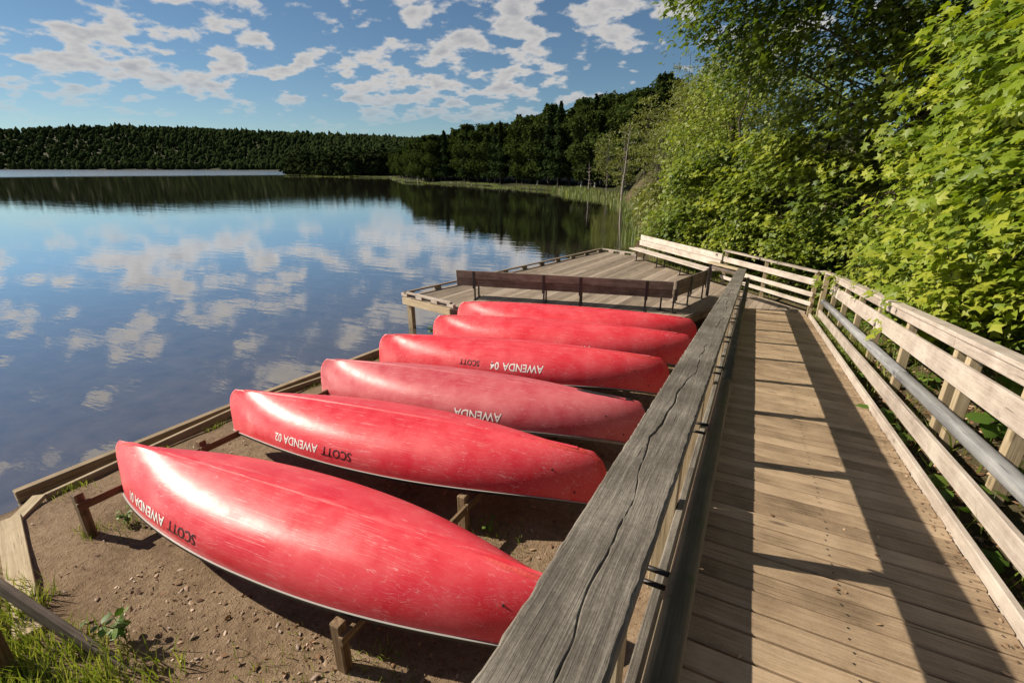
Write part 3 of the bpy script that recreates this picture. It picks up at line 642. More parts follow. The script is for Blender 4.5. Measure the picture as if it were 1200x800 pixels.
def canoe_paint(name, base, fade, dull):
    m, n, lk, out = new_mat(name)
    tc = n('ShaderNodeTexCoord'); oi = n('ShaderNodeObjectInfo')
    of = n('ShaderNodeVectorMath', _operation='SCALE'); cx = n('ShaderNodeCombineXYZ', X=13.0, Y=7.0, Z=5.0); lk(cx.outputs[0], of.inputs[0]); lk(oi.outputs['Random'], of.inputs['Scale'])
    ad = n('ShaderNodeVectorMath', _operation='ADD'); lk(tc.outputs['Object'], ad.inputs[0]); lk(of.outputs[0], ad.inputs[1])
    # blotchy oxidised paint
    n1 = n('ShaderNodeTexNoise', Scale=2.4, Detail=6.0, Roughness=0.62); lk(ad.outputs[0], n1.inputs['Vector'])
    c1 = ramp(n, [(0.35, base), (0.75, fade)]); lk(n1.outputs[0], c1.inputs[0])
    col = c1.outputs[0]; scr = None
    # scratches: long ones along the hull and short crossing ones, thin iso-lines of warped noise
    for (rot, sc, lim, seed, wmask) in ((2, (0.35, 30, 22), 0.010, 3.1, 0.44), (-4, (0.3, 19, 17), 0.006, 6.3, 0.47), (-14, (0.25, 14, 12), 0.005, 8.7, 0.52), (17, (0.3, 12, 11), 0.004, 1.9, 0.54), (5, (0.22, 55, 40), 0.014, 5.2, 0.46)):
        mp = n('ShaderNodeMapping'); mp.inputs['Rotation'].default_value = (0.0, R(rot*1.3), R(rot)); mp.inputs['Scale'].default_value = sc; mp.inputs['Location'].default_value = (seed, seed*2, seed*3)
        lk(ad.outputs[0], mp.inputs[0])
        ns = n('ShaderNodeTexNoise', Scale=1.0, Detail=1.0, Roughness=0.4); lk(mp.outputs[0], ns.inputs['Vector'])
        s1 = n('ShaderNodeMath', _operation='SUBTRACT'); lk(ns.outputs[0], s1.inputs[0]); s1.inputs[1].default_value = 0.5
        s2 = n('ShaderNodeMath', _operation='ABSOLUTE'); lk(s1.outputs[0], s2.inputs[0])
        s3 = n('ShaderNodeMapRange'); lk(s2.outputs[0], s3.inputs[0]); s3.inputs[1].default_value = lim; s3.inputs[2].default_value = lim*0.2
        mk = n('ShaderNodeTexNoise', Scale=4.5, Detail=4.0, Roughness=0.7); lk(mp.outputs[0], mk.inputs['Vector']); 
        mk2 = n('ShaderNodeTexNoise', Scale=3.0, Detail=4.0, Roughness=0.7); mk2.inputs['Scale'].default_value = 3.0+seed*0.2; lk(ad.outputs[0], mk2.inputs['Vector'])
        m1 = n('ShaderNodeMapRange'); lk(mk2.outputs[0], m1.inputs[0]); m1.inputs[1].default_value = wmask; m1.inputs[2].default_value = wmask+0.14
        mm = n('ShaderNodeMath', _operation='MULTIPLY'); lk(s3.outputs[0], mm.inputs[0]); lk(m1.outputs[0], mm.inputs[1])
        if scr is None: scr = mm.outputs[0]
        else:
            mxn = n('ShaderNodeMath', _operation='MAXIMUM'); lk(scr, mxn.inputs[0]); lk(mm.outputs[0], mxn.inputs[1]); scr = mxn.outputs[0]
    sf = n('ShaderNodeMath', _operation='MULTIPLY'); lk(scr, sf.inputs[0]); sf.inputs[1].default_value = 0.55
    mx = n('ShaderNodeMix', _data_type='RGBA'); lk(sf.outputs[0], mx.inputs[0]); lk(col, mx.inputs[6]); mx.inputs[7].default_value = (0.72, 0.36, 0.36, 1)
    # dusty splashes
    dn = n('ShaderNodeTexNoise', Scale=11.0, Detail=8.0, Roughness=0.75); lk(ad.outputs[0], dn.inputs['Vector'])
    dm = n('ShaderNodeMapRange'); lk(dn.outputs[0], dm.inputs[0]); dm.inputs[1].default_value = 0.56; dm.inputs[2].default_value = 0.80; dm.inputs[4].default_value = 0.10+0.22*dull
    md = n('ShaderNodeMix', _data_type='RGBA'); lk(dm.outputs[0], md.inputs[0]); lk(mx.outputs[2], md.inputs[6]); md.inputs[7].default_value = (0.62, 0.30, 0.27, 1)
    p = n('ShaderNodeBsdfPrincipled'); lk(md.outputs[2], p.inputs['Base Color'])
    rr = n('ShaderNodeMapRange'); lk(n1.outputs[0], rr.inputs[0]); rr.inputs[1].default_value = 0.3; rr.inputs[2].default_value = 0.75; rr.inputs[3].default_value = 0.27+0.1*dull; rr.inputs[4].default_value = 0.52+0.1*dull
    lk(rr.outputs[0], p.inputs['Roughness']); p.inputs['Specular IOR Level'].default_value = 0.45
    hb = n('ShaderNodeTexNoise', Scale=5.0, Detail=2.0); lk(ad.outputs[0], hb.inputs['Vector'])
    bb = n('ShaderNodeMath', _operation='MULTIPLY_ADD'); lk(scr, bb.inputs[0]); bb.inputs[1].default_value = -0.12; lk(hb.outputs[0], bb.inputs[2])
    bp = n('ShaderNodeBump', Strength=0.14, Distance=0.02); lk(bb.outputs[0], bp.inputs['Height']); lk(bp.outputs[0], p.inputs['Normal'])
    lk(p.outputs[0], out.inputs[0]); return m
M_RED = canoe_paint('red_canoe_paint', (0.60, 0.022, 0.038), (0.70, 0.085, 0.10), 0.35)
M_RED2 = canoe_paint('faded_red_canoe_paint', (0.46, 0.05, 0.07), (0.58, 0.15, 0.16), 0.9)
M_BLACK = plain('black_trim', (0.016, 0.016, 0.017), rough=0.42)
M_TRIM = plain('pale_trim', (0.34, 0.33, 0.31), rough=0.4)
M_GREYT = plain('grey_aluminium_trim', (0.20, 0.20, 0.20), rough=0.38, metal=0.5, noise=0.3)
M_WHITE = plain('white_lettering', (0.80, 0.77, 0.74), rough=0.5, noise=0.12, nscale=60)
M_INK = plain('black_lettering', (0.045, 0.012, 0.014), rough=0.5, noise=0.3, nscale=60)
M_SKID = plain('skid_felt', (0.60, 0.05, 0.045), rough=0.6, noise=0.22, nscale=45, bump=0.5)
def hull_mesh(mat):
    ns_, nph = 97, 19; V = []; F = []
    ss_ = [math.sin(t*math.pi/2) for t in np.linspace(-1, 1, ns_)]
    ss_ = [0.5*s+0.5*t for s, t in zip(ss_, np.linspace(-1, 1, ns_))]; ss_[0] = -0.99999; ss_[-1] = 0.99999
    phs = list(np.linspace(0, math.pi/2, nph))
    cols = [(1, p) for p in phs]+[(-1, p) for p in phs[-2::-1]]; nc = len(cols)
    for s in ss_:
        for sd, p in cols: V.append(tuple(hull_pt(s, p, sd)))
    for i in range(ns_-1):
        for j in range(nc-1): F.append((i*nc+j, (i+1)*nc+j, (i+1)*nc+j+1, i*nc+j+1))
    m = bpy.data.meshes.new('hull'); m.from_pydata(V, [], F); m.polygons.foreach_set('use_smooth', [True]*len(F)); m.update()
    bm = bmesh.new(); bm.from_mesh(m); bmesh.ops.remove_doubles(bm, verts=bm.verts[:], dist=0.0008); bmesh.ops.recalc_face_normals(bm, faces=bm.faces[:]); bm.to_mesh(m); bm.free()
    m.materials.append(mat); return m
def sweep_gunwale(name, inner, outer, z0, z1, mat):
    """closed band following the sheer all round; inner/outer offsets from hull side"""
    pts = []
    S = np.linspace(-1, 1, 90); S = np.sign(S)*np.abs(S)**0.8
    loop = [(s, 1) for s in S]+[(s, -1) for s in S[::-1]]
    P = []
    for s, sd in loop: P.append(hull_pt(max(-0.9999, min(0.9999, s)), 0, sd))
    n_ = len(P); V = []; F = []
    for i, p in enumerate(P):
        t = (P[(i+1) % n_]-P[i-1]); t.z = 0; t = t.normalized() if t.length > 1e-6 else Vector((0, 1, 0)); nrm = Vector((-t.y, t.x, 0))
        if nrm.dot(Vector((p.x*0.05, p.y, 0))) < 0 and abs(p.y) > 0.01: nrm = -nrm
        if abs(p.y) <= 0.01: nrm = Vector((math.copysign(1, p.x), 0, 0))
        for o_, z in ((inner, z0), (outer, z0), (outer, z1), (inner, z1)): V.append(tuple(p+nrm*o_+Vector((0, 0, z))))
    for i in range(n_):
        a, b = i*4, ((i+1) % n_)*4
        for k in range(4): F.append((a+k, a+(k+1) % 4, b+(k+1) % 4, b+k))
    m = bpy.data.meshes.new(name); m.from_pydata(V, [], F); m.update(); m.materials.append(mat)
    bm = bmesh.new(); bm.from_mesh(m); bmesh.ops.recalc_face_normals(bm, faces=bm.faces[:]); bm.to_mesh(m); bm.free()
    return m
def keel_mesh(mat, w=0.011, h=0.006):
    V = []; F = []; S = np.linspace(-0.93, 0.93, 70)
    for s in S:
        p = hull_pt(s, math.pi/2); t = w*(1-abs(s)**6*0.5)
        for yy, zz in ((-t*2.2, -0.006), (-t, h), (t, h), (t*2.2, -0.006)): V.append((p.x, yy, p.z+zz))
    for i in range(len(S)-1):
        for k in range(3): F.append((i*4+k, i*4+k+1, (i+1)*4+k+1, (i+1)*4+k))
    m = bpy.data.meshes.new('keel_strip'); m.from_pydata(V, [], F); m.update(); m.materials.append(mat)
    bm = bmesh.new(); bm.from_mesh(m); bmesh.ops.recalc_face_normals(bm, faces=bm.faces[:]); bm.to_mesh(m); bm.free()
    return m
def skid_mesh(end, mat, width=0.085, s_in=0.62, ph_end=0.35, seed=1, lift=0.004):
    """felt skid plate wrapped over the stem, ragged outer edge"""
    rg = random.Random(seed); V = []; F = []; k = 6; rows = []
    def walk(s0, p0, dist, mode):
        """step over the hull from a centre point until the arc length is reached"""
        q = hull_pt(s0, p0); acc = 0.0; s_, p_ = s0, p0
        while acc < dist:
            if mode == 'ph': p_ -= 0.01
            else: s_ -= 0.002
            if p_ < 0.02 or s_ < 0.5: break
            r_ = hull_pt(s_, p_); acc += (r_-q).length; q = r_
        return q
    keel_s = list(np.linspace(s_in, 0.955, 14)); stem_p = list(np.linspace(1.22, ph_end, 14)); n_ = len(keel_s)+len(stem_p)
    for i in range(n_):
        taper = (0.4+0.6*min(1, i/4.0))*(0.6+0.4*min(1, (n_-1-i)/3.0))*(1+0.10*rg.uniform(-1, 1))
        row = []
        for j in range(-k, k+1):
            d = abs(j)/k*width*taper
            if i < len(keel_s): q = walk(keel_s[i], math.pi/2, d, 'ph'); out = Vector((0, 0, 1))
            else: q = walk(0.9995, stem_p[i-len(keel_s)], d, 's'); out = Vector((1, 0, 0.3)).normalized()
            q = q.copy(); q.y = abs(q.y)
            out = (out+Vector((0, min(1, q.y*12), 0))).normalized()
            q = q+out*(lift if abs(j) < k else 0.0006)
            if j < 0: q.y = -q.y
            if j == 0: q.y = 0
            row.append(q)
        V += row
    kk = 2*k+1
    for i in range(n_-1):
        for j in range(kk-1): F.append((i*kk+j, i*kk+j+1, (i+1)*kk+j+1, (i+1)*kk+j))
    V = [(v.x*end, v.y, v.z) for v in V]
    m = bpy.data.meshes.new('skid_plate'); m.from_pydata(V, [], F); m.polygons.foreach_set('use_smooth', [True]*len(F)); m.update(); m.materials.append(mat)
    bm = bmesh.new(); bm.from_mesh(m); bmesh.ops.recalc_face_normals(bm, faces=bm.faces[:]); bm.to_mesh(m); bm.free()
    return m
def text_mesh(txt, size, mat, xr, z0, side=-1.0, bold=0.012, xs=1.0):
    """lettering on the hull side, upside down (the canoe lies inverted). xr: x of the text start (its right end in view)"""
    cu = bpy.data.curves.new('lettering', 'FONT'); cu.body = txt; cu.size = size; cu.offset = bold*size; cu.resolution_u = 3
    ob = bpy.data.objects.new('lettering', cu); me = bpy.data.meshes.new_from_object(ob)
    bpy.data.objects.remove(ob); bpy.data.curves.remove(cu)
    me.materials.clear()
    bm = bmesh.new(); bm.from_mesh(me); bmesh.ops.triangulate(bm, faces=bm.faces[:])
    bmesh.ops.subdivide_edges(bm, edges=[e for e in bm.edges if e.calc_length() > size*0.35], cuts=1); bmesh.ops.triangulate(bm, faces=bm.faces[:])
    for v in bm.verts:
        tx = xr-v.co.x*xs; tz = z0-v.co.y      # rotated half a turn
        # the row of letters follows the sheer line
        s0, _ = hull_from_xz(tx, 0.1, side); zz = tz+c_zg(abs(s0))
        s_, p_ = hull_from_xz(tx, zz, side); q = hull_pt(s_, p_, side); q2 = hull_pt(s_, min(p_+0.02, 1.5), side); q3 = hull_pt(min(s_+0.005, 0.999), p_, side)
        nn_ = (q2-q).cross(q3-q); nn_ = nn_.normalized() if nn_.length > 1e-9 else Vector((0, side, 0))
        if nn_.y*side < 0: nn_ = -nn_
        v.co = q+nn_*0.0035
    bmesh.ops.recalc_face_normals(bm, faces=bm.faces[:])
    for f in bm.faces:
        if f.normal.y*side < 0: f.normal_flip()
    bm.to_mesh(me); bm.free(); me.materials.append(mat); me.update()
    return me
HULL = {m: hull_mesh(m) for m in (M_RED, M_RED2)}
G_BLACK = sweep_gunwale('gunwale', -0.012, 0.016, -0.016, 0.010, M_BLACK)
G_GREY = sweep_gunwale('gunwale', -0.012, 0.020, -0.018, 0.016, M_GREYT)
G_PALE = sweep_gunwale('trim_line', 0.002, 0.0168, 0.0102, 0.0142, M_TRIM)
KEEL = {m: keel_mesh(m) for m in (M_RED, M_RED2)}
SK_R = skid_mesh(1, M_SKID, seed=3, width=0.075, s_in=0.74, lift=0.003); SK_L = skid_mesh(-1, M_SKID, seed=8, width=0.06, s_in=0.88, lift=0.003); SK_B = skid_mesh(1, M_BLACK, seed=5, width=0.03, s_in=0.66, lift=0.010)
BOLT = tube_mesh('bolt', [(0, 0, 0), (0, 0, 0.006)], 0.011, M_BLACK, 8)
def canoe(cx, cy, angd, label, paint, texts, left_skid=False, right=None, grey=False, tilt=0.0, dz=0.0, stretch=1.0):
    rt = root('canoe', (cx, cy, 0.75+dz), R(angd), label, 'canoe', 'red canoes upturned on the racks')
    MW[rt] = Matrix.Translation((cx, cy, 0.75+dz)) @ Matrix.Rotation(R(angd), 4, 'Z') @ Matrix.Rotation(R(tilt), 4, 'X') @ Matrix.Diagonal((stretch, 1, 1, 1))
    rt.rotation_euler = (R(tilt), 0, R(angd)); rt.scale = (stretch, 1, 1); B_ = MW[rt]
    hl = put('hull', HULL[paint], B_, rt); put('keel_strip', KEEL[paint], B_, hl)
    gw = put('gunwale', G_GREY if grey else G_BLACK, B_, rt)
    if not grey: put('trim_line', G_PALE, B_, gw)
    if left_skid: put('skid_plate', SK_L, B_, hl)
    if right == 'felt': put('skid_plate', SK_R, B_, hl)
    if right == 'black': put('bumper_strip', SK_B, B_, hl)
    for (txt, size, mt, xr, z0, xs) in texts:
        put('lettering', text_mesh(txt, size, mt, xr, z0, xs=xs), B_, hl)
    for (bx, bz) in ((2.02, 0.22), (2.26, -0.03)):
        s_, p_ = hull_from_xz(bx, bz, -1); q = hull_pt(s_, p_, -1); o = put('bolt', BOLT, B_ @ Matrix.Translation(q) @ Matrix.Rotation(R(80), 4, 'X'), hl)
    return rt
canoe(-3.42, 2.36, 4.6, 'red upturned canoe at the end of the row by the grass, with ragged bow patch', M_RED,
      [('SCOTT', 0.13, M_INK, -0.62, 0.18, 1.0), ('AWENDA 01', 0.14, M_WHITE, -1.10, 0.18, 1.0)], left_skid=True, right='felt', stretch=1.07)
canoe(-3.57, 3.88, 8.8, 'red upturned canoe lettered in white and black near its bow, beside the dull faded one', M_RED,
      [('SCOTT', 0.13, M_INK, -0.20, 0.19, 1.0), ('AWENDA 02', 0.13, M_WHITE, -0.68, 0.19, 0.95)], right='felt', dz=0.05)
canoe(-3.42, 5.33, 9.2, 'faded dull red upturned canoe with grey gunwale and black bumper strip', M_RED2,
      [('AWENDA', 0.15, M_WHITE, 0.70, 0.20, 1.0)], right='black', grey=True)
canoe(-3.42, 6.84, 13.0, 'red upturned canoe with big white lettering, beside the faded one on its deck side', M_RED,
      [('AWENDA', 0.15, M_WHITE, 0.60, 0.27, 1.0), ('04', 0.15, M_WHITE, -0.12, 0.27, 1.0), ('SCOTT', 0.11, M_INK, -0.46, 0.26, 1.0)], right='felt')
canoe(-3.22, 8.24, 12.4, 'red upturned canoe beside the one next to the lake deck', M_RED,
      [('AWENDA', 0.15, M_WHITE, 0.72, 0.20, 1.0)])
canoe(-3.30, 9.26, 11.4, 'red upturned canoe lying next to the lake deck', M_RED, [], dz=0.02)

# ------------------------------------------------------------------ shore timbers, near-left planks and rail
def timber(pts, w, t, z, mat, label, cat='timber', name='shore_timber', group='timbers edging the shore'):
    for (a, b) in zip(pts[:-1], pts[1:]):
        o = beam(name, (a[0], a[1], z), (b[0], b[1], z), w, t, mat, None, bev=0.012); tag(o, label, cat, group)
lab_o = 'long brown timber edging the lake beside the canoe bows'
timber([(-7.80, 1.62), (-7.56, 4.62)], 0.12, 0.16, 0.12, M_TIMBER, lab_o)
timber([(-7.555, 4.67), (-7.13, 7.75)], 0.12, 0.16, 0.11, M_TIMBER, lab_o)
lab_i = 'thin brown board set in the soil inside the lake edging'
timber([(-7.33, 1.75), (-7.36, 4.5)], 0.07, 0.12, 0.17, M_TIMBER, lab_i, group='inner shore boards')
timber([(-7.34, 4.55), (-6.98, 6.1)], 0.07, 0.12, 0.17, M_TIMBER, lab_i, group='inner shore boards')
o = beam('plank', (-7.36, 1.72, 0.215), (-6.98, 1.30, 0.205), 0.14, 0.05, M_POST); tag(o, 'short pale plank end by the water\'s edge', 'plank')
o = beam('plank', (-7.12, 1.36, 0.225), (-5.05, 0.80, 0.225), 0.20, 0.05, M_POST); tag(o, 'wide tan plank lying on the soil behind the slanting rail', 'plank')
o = beam('plank', (-7.02, 1.08, 0.21), (-5.2, 0.55, 0.20), 0.20, 0.05, M_TIMBER); tag(o, 'darker plank lying beside the wide tan one', 'plank')
hr = root('step_rail', (-4.9, 0.75, 0.2), 0, 'dark slanting wooden rail and post rising out of the grass', 'handrail')
beam('rail', (-6.15, 0.66, 0.98), (-3.86, 1.04, 0.13), 0.05, 0.15, M_BENCH, hr)
beam('post', (-4.78, 0.58, 0.0), (-4.78, 0.58, 0.66), 0.10, 0.10, M_RACK, hr, up=(0, 1, 0))

# ------------------------------------------------------------------ foliage
MAPLE10 = np.array([(0, 0, 0), (0.45, 0.10, 0), (0.25, 0.33, 0), (0.58, 0.62, 0), (0.20, 0.60, 0), (0, 1.0, 0), (-0.20, 0.60, 0), (-0.58, 0.62, 0), (-0.25, 0.33, 0), (-0.45, 0.10, 0), (0, 0.36, 0)], float)
half = [(0, 0), (0.10, -0.05), (0.30, 0.03), (0.50, 0.06), (0.40, 0.20), (0.27, 0.30), (0.36, 0.40), (0.44, 0.50), (0.66, 0.62), (0.46, 0.66), (0.34, 0.72), (0.17, 0.58), (0.20, 0.76), (0.14, 0.84), (0, 1.06)]
MAPLE_HI = np.array([(x, y, 0) for x, y in half]+[(-x, y, 0) for x, y in half[-2:0:-1]]+[(0, 0.36, 0)], float)
OVAL = np.array([(0, 0, 0), (0.24, 0.30, 0), (0.20, 0.68, 0), (0, 1, 0), (-0.20, 0.68, 0), (-0.24, 0.30, 0), (0, 0.45, 0)], float)
QUADL = np.array([(0, 0, 0), (0.42, 0.45, 0), (0, 1, 0), (-0.42, 0.45, 0)], float)
def fan(T):
    k = len(T)-1; return np.array([(i, (i+1) % k, k) for i in range(k)])
def shape(T, fold, droop):
    T = T.copy(); T[:, 2] = -fold*np.abs(T[:, 0])-droop*T[:, 1]**2; T[:, 1] -= 0.1; return T
MAPLE6 = np.array([(0, 0, 0), (0.52, 0.38, 0), (0.2, 0.5, 0), (0, 1, 0), (-0.2, 0.5, 0), (-0.52, 0.38, 0), (0, 0.35, 0)], float)
LEAF = {'maple6': (shape(MAPLE6, 0.22, 0.16), fan(MAPLE6)), 'maple': (shape(MAPLE10, 0.22, 0.16), fan(MAPLE10)), 'maple_hi': (shape(MAPLE_HI, 0.2, 0.16), fan(MAPLE_HI)), 'oval': (shape(OVAL, 0.3, 0.2), fan(OVAL)), 'quad': (shape(QUADL, 0.3, 0.15), np.array([(0, 1, 2), (0, 2, 3)]))}
def leaf_frames(P, nrm, tipdir, rg, jit):
    n_ = len(P); N_ = nrm+rg.normal(0, jit, (n_, 3)); N_ /= np.linalg.norm(N_, axis=1)[:, None]
    T_ = tipdir+rg.normal(0, 0.45, (n_, 3)); T_ -= N_*(T_*N_).sum(1)[:, None]; T_ /= np.linalg.norm(T_, axis=1)[:, None]+1e-9
    X_ = np.cross(T_, N_); return X_, T_, N_
def leaves_np(kind, P, fr_, size, tint):
    T, F = LEAF[kind]; X_, Y_, Z_ = fr_
    V = P[:, None]+size[:, None, None]*(T[None, :, 0:1]*X_[:, None]+T[None, :, 1:2]*Y_[:, None]+T[None, :, 2:3]*Z_[:, None])
    k = len(T); FF = (F[None]+np.arange(len(P))[:, None, None]*k).reshape(-1, 3)
    return V.reshape(-1, 3), FF, np.repeat(tint, k)
SUNV = -np.array(LD)
def crown_points(rg, clumps, per, rad, thick):
    """clumps (k,3) centres with outward dirs -> leaf positions in flat drooping sprays"""
    k = len(clumps); c = np.repeat(clumps, per, 0)
    a = rg.uniform(0, 2*np.pi, k*per); r = np.sqrt(rg.uniform(0, 1, k*per))*np.repeat(rad, per)
    P = c.copy(); P[:, 0] += r*np.cos(a); P[:, 1] += r*np.sin(a); P[:, 2] += rg.normal(0, thick, k*per)-0.22*r**1.5
    tip = np.stack([np.cos(a), np.sin(a), np.full(k*per, -0.3)], 1)
    return P, tip
BARK = {}
def bark(name, c, sc=8.0): 
    if name not in BARK: BARK[name] = plain(name, c, rough=0.9, spec=0.1, noise=0.5, nscale=sc, bump=0.8)
    return BARK[name]
def broadleaf(name, base, height, crown_c, crown_r, nclump, per, leaf, size, mat, barkm, seed, label, group, spray=0.55, shell=0.5, jit=0.35, sunlean=0.55, trunk_r=0.08, cat='tree', parts=0, lean=(0, 0), clip=None):
    """one tree: trunk with limbs, and a crown of single leaves"""
    rg = np.random.default_rng(seed); base = np.array(base, float); cc_ = np.array(crown_c, float); cr_ = np.array(crown_r, float)
    u = rg.normal(0, 1, (nclump, 3)); u /= np.linalg.norm(u, axis=1)[:, None]
    r = shell+(1-shell)*rg.uniform(0, 1, nclump)**0.6
    cl = cc_+u*r[:, None]*cr_
    cl[:, 2] = np.maximum(cl[:, 2], ground_z(cl[:, 0], cl[:, 1])+0.35)
    if clip is not None: cl = cl[clip(cl)]
    top = np.array([base[0]+lean[0], base[1]+lean[1], base[2]+height])
    ts = np.linspace(0, 1, 8); trunk = base[None]*(1-ts[:, None])+top[None]*ts[:, None]; trunk[1:-1, :2] += rg.normal(0, 0.05*height/6, (6, 2)); trunk[0, 2] -= 0.3
    segs = [(trunk, trunk_r*(1-0.85*ts)+0.004)]
    nl = min(len(cl), 42)
    for c in cl[rg.choice(len(cl), nl, replace=False)]:
        t0 = np.clip((c[2]-base[2])/height*rg.uniform(0.35, 0.75), 0.08, 0.92); i = t0*7; j = int(i); st = trunk[j]*(1-(i-j))+trunk[min(j+1, 7)]*(i-j)
        midp = (st+c)/2+np.array([0, 0, 0.12*np.linalg.norm(c-st)])+rg.normal(0, 0.06, 3)
        q = np.linspace(0, 1, 6)[:, None]; pts = (1-q)**2*st+2*q*(1-q)*midp+q*q*c
        r0 = trunk_r*(1-0.8*t0)*0.28; segs.append((pts, np.linspace(r0, 0.004, 6)))
    tv, tf = tubes_np(segs, 5)
    rt = root(name, tuple(base), 0, label, cat, group)
    put('trunk', arrays_mesh('trunk', tv, tf, barkm, smooth=True), None, rt)
    P, tip = crown_points(rg, cl, per, spray*rg.uniform(0.6, 1.25, len(cl)), 0.05+spray*0.10)
    nrm = np.array([0, 0, 1.0])*(1-sunlean)+SUNV*sunlean*1.2
    fr_ = leaf_frames(P, np.repeat(nrm[None], len(P), 0), tip, rg, jit); sz = size*rg.uniform(0.6, 1.25, len(P))
    cltint = np.repeat(rg.uniform(0.15, 0.75, len(cl)), per); tint = np.clip(cltint+rg.normal(0, 0.16, len(P)), 0, 1)
    sel = np.zeros(len(P), bool)
    if parts:
        d = np.linalg.norm(P-np.array([0, 0, 4.0]), axis=1)
        # in front of the lens only
        f_ = P-np.array([0, 0, 4.0]); az = math.radians(26.84); R_ = f_[:, 0]*math.cos(az)+f_[:, 1]*math.sin(az); F_ = -f_[:, 0]*math.sin(az)+f_[:, 1]*math.cos(az)
        vis = (F_ > 0.5) & (np.abs(R_/np.maximum(F_, 0.1)) < 1.0) & (f_[:, 2] > -1.4) & (f_[:, 2]/np.maximum(F_, .1) < 0.32)
        order = np.argsort(np.where(vis, d, 1e9))[:parts]; sel[order] = True
        shared = []
        for kk in range(5):
            T, F = LEAF['maple_hi']; T2 = T.copy(); T2[:, 2] += 0.03*np.sin(T2[:, 0]*7+kk)+0.04*np.cos(T2[:, 1]*5+kk*2)
            shared.append(arrays_mesh('leaf', T2, F, mat, attrs={'tint': np.full(len(T2), 0.2+0.12*kk)}))
        for i in np.where(sel)[0]:
            MM = Matrix([[*(fr_[0][i]), 0], [*(fr_[1][i]), 0], [*(fr_[2][i]), 0], [0, 0, 0, 1]]).transposed(); MM = MM @ Matrix.Scale(sz[i], 4); MM.translation = P[i]
            put('leaf', shared[int(tint[i]*4.99)], MM, rt)
    ks = ~sel
    V, F, tn = leaves_np(leaf, P[ks], tuple(a[ks] for a in fr_), sz[ks], tint[ks])
    c_ = put('crown', arrays_mesh('crown', V, F, mat, attrs={'tint': tn}), None, rt)
    if parts: tag(c_, kind='stuff')
    return rt
LM_BRIGHT = leaf_mat('bright_maple_leaf', (0.060, 0.110, 0.010), (0.175, 0.235, 0.018), (0.33, 0.35, 0.04), trans=0.38)
LM_MID = leaf_mat('green_maple_leaf', (0.045, 0.080, 0.010), (0.135, 0.18, 0.016), (0.25, 0.275, 0.028), trans=0.3)
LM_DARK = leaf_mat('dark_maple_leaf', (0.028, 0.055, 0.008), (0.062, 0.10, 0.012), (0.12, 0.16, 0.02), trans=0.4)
LM_OLIVE = leaf_mat('olive_leaf', (0.060, 0.075, 0.015), (0.115, 0.13, 0.024), (0.18, 0.19, 0.04), trans=0.3)
BK = bark('maple_bark', (0.075, 0.062, 0.052)); BK2 = bark('grey_snag_bark', (0.22, 0.19, 0.165))
railclip = lambda c: (c[:, 0] > 2.0+0.15*np.sin(c[:, 1]*2)) | (c[:, 1] > 13.5)
gm = 'maples crowding behind the pale railing'
# near maples leaning over the right railing
near = [  # x, y, height, crown centre, radii, clumps, per, label
    (4.3, 3.6, 5.2, (3.7, 5.2, 5.0), (1.8, 2.6, 2.2), 170, 34, 'young maple with big yellow-green leaves overhanging the pole handrail', 300, LM_BRIGHT, 0.165),
    (4.2, 6.6, 6.0, (3.5, 7.6, 4.6), (1.7, 2.6, 2.6), 210, 36, 'bright maple sapling just behind the middle of the pale railing', 300, LM_BRIGHT, 0.165),
    (4.4, 9.6, 6.5, (3.5, 10.4, 4.0), (1.9, 2.6, 3.0), 250, 38, 'leafy maple sapling behind the railing near the ramp foot', 0, LM_BRIGHT, 0.16),
    (3.6, 13.0, 6.5, (2.7, 13.6, 3.9), (2.2, 2.4, 3.2), 250, 42, 'green maple behind the corner post of the railings', 0, LM_MID, 0.175),
    (1.4, 16.6, 6.0, (0.9, 16.3, 3.2), (2.2, 1.9, 2.7), 260, 42, 'bushy maple just behind the short landing railing', 0, LM_MID, 0.17),
    (-1.0, 18.6, 5.5, (-1.4, 18.4, 2.7), (1.9, 1.5, 2.1), 210, 42, 'low maple arching over the bleached bench back', 0, LM_MID, 0.165),
]
for i, (x, y, h, c, r, nc_, per, lab, prt, mt, sz) in enumerate(near):
    broadleaf('maple_tree', (x, y, gz(x, y)), h, c, r, nc_, per, 'maple', sz, mt, BK, 100+i, lab, gm, spray=0.55, parts=prt, clip=railclip, shell=0.45, trunk_r=0.06)
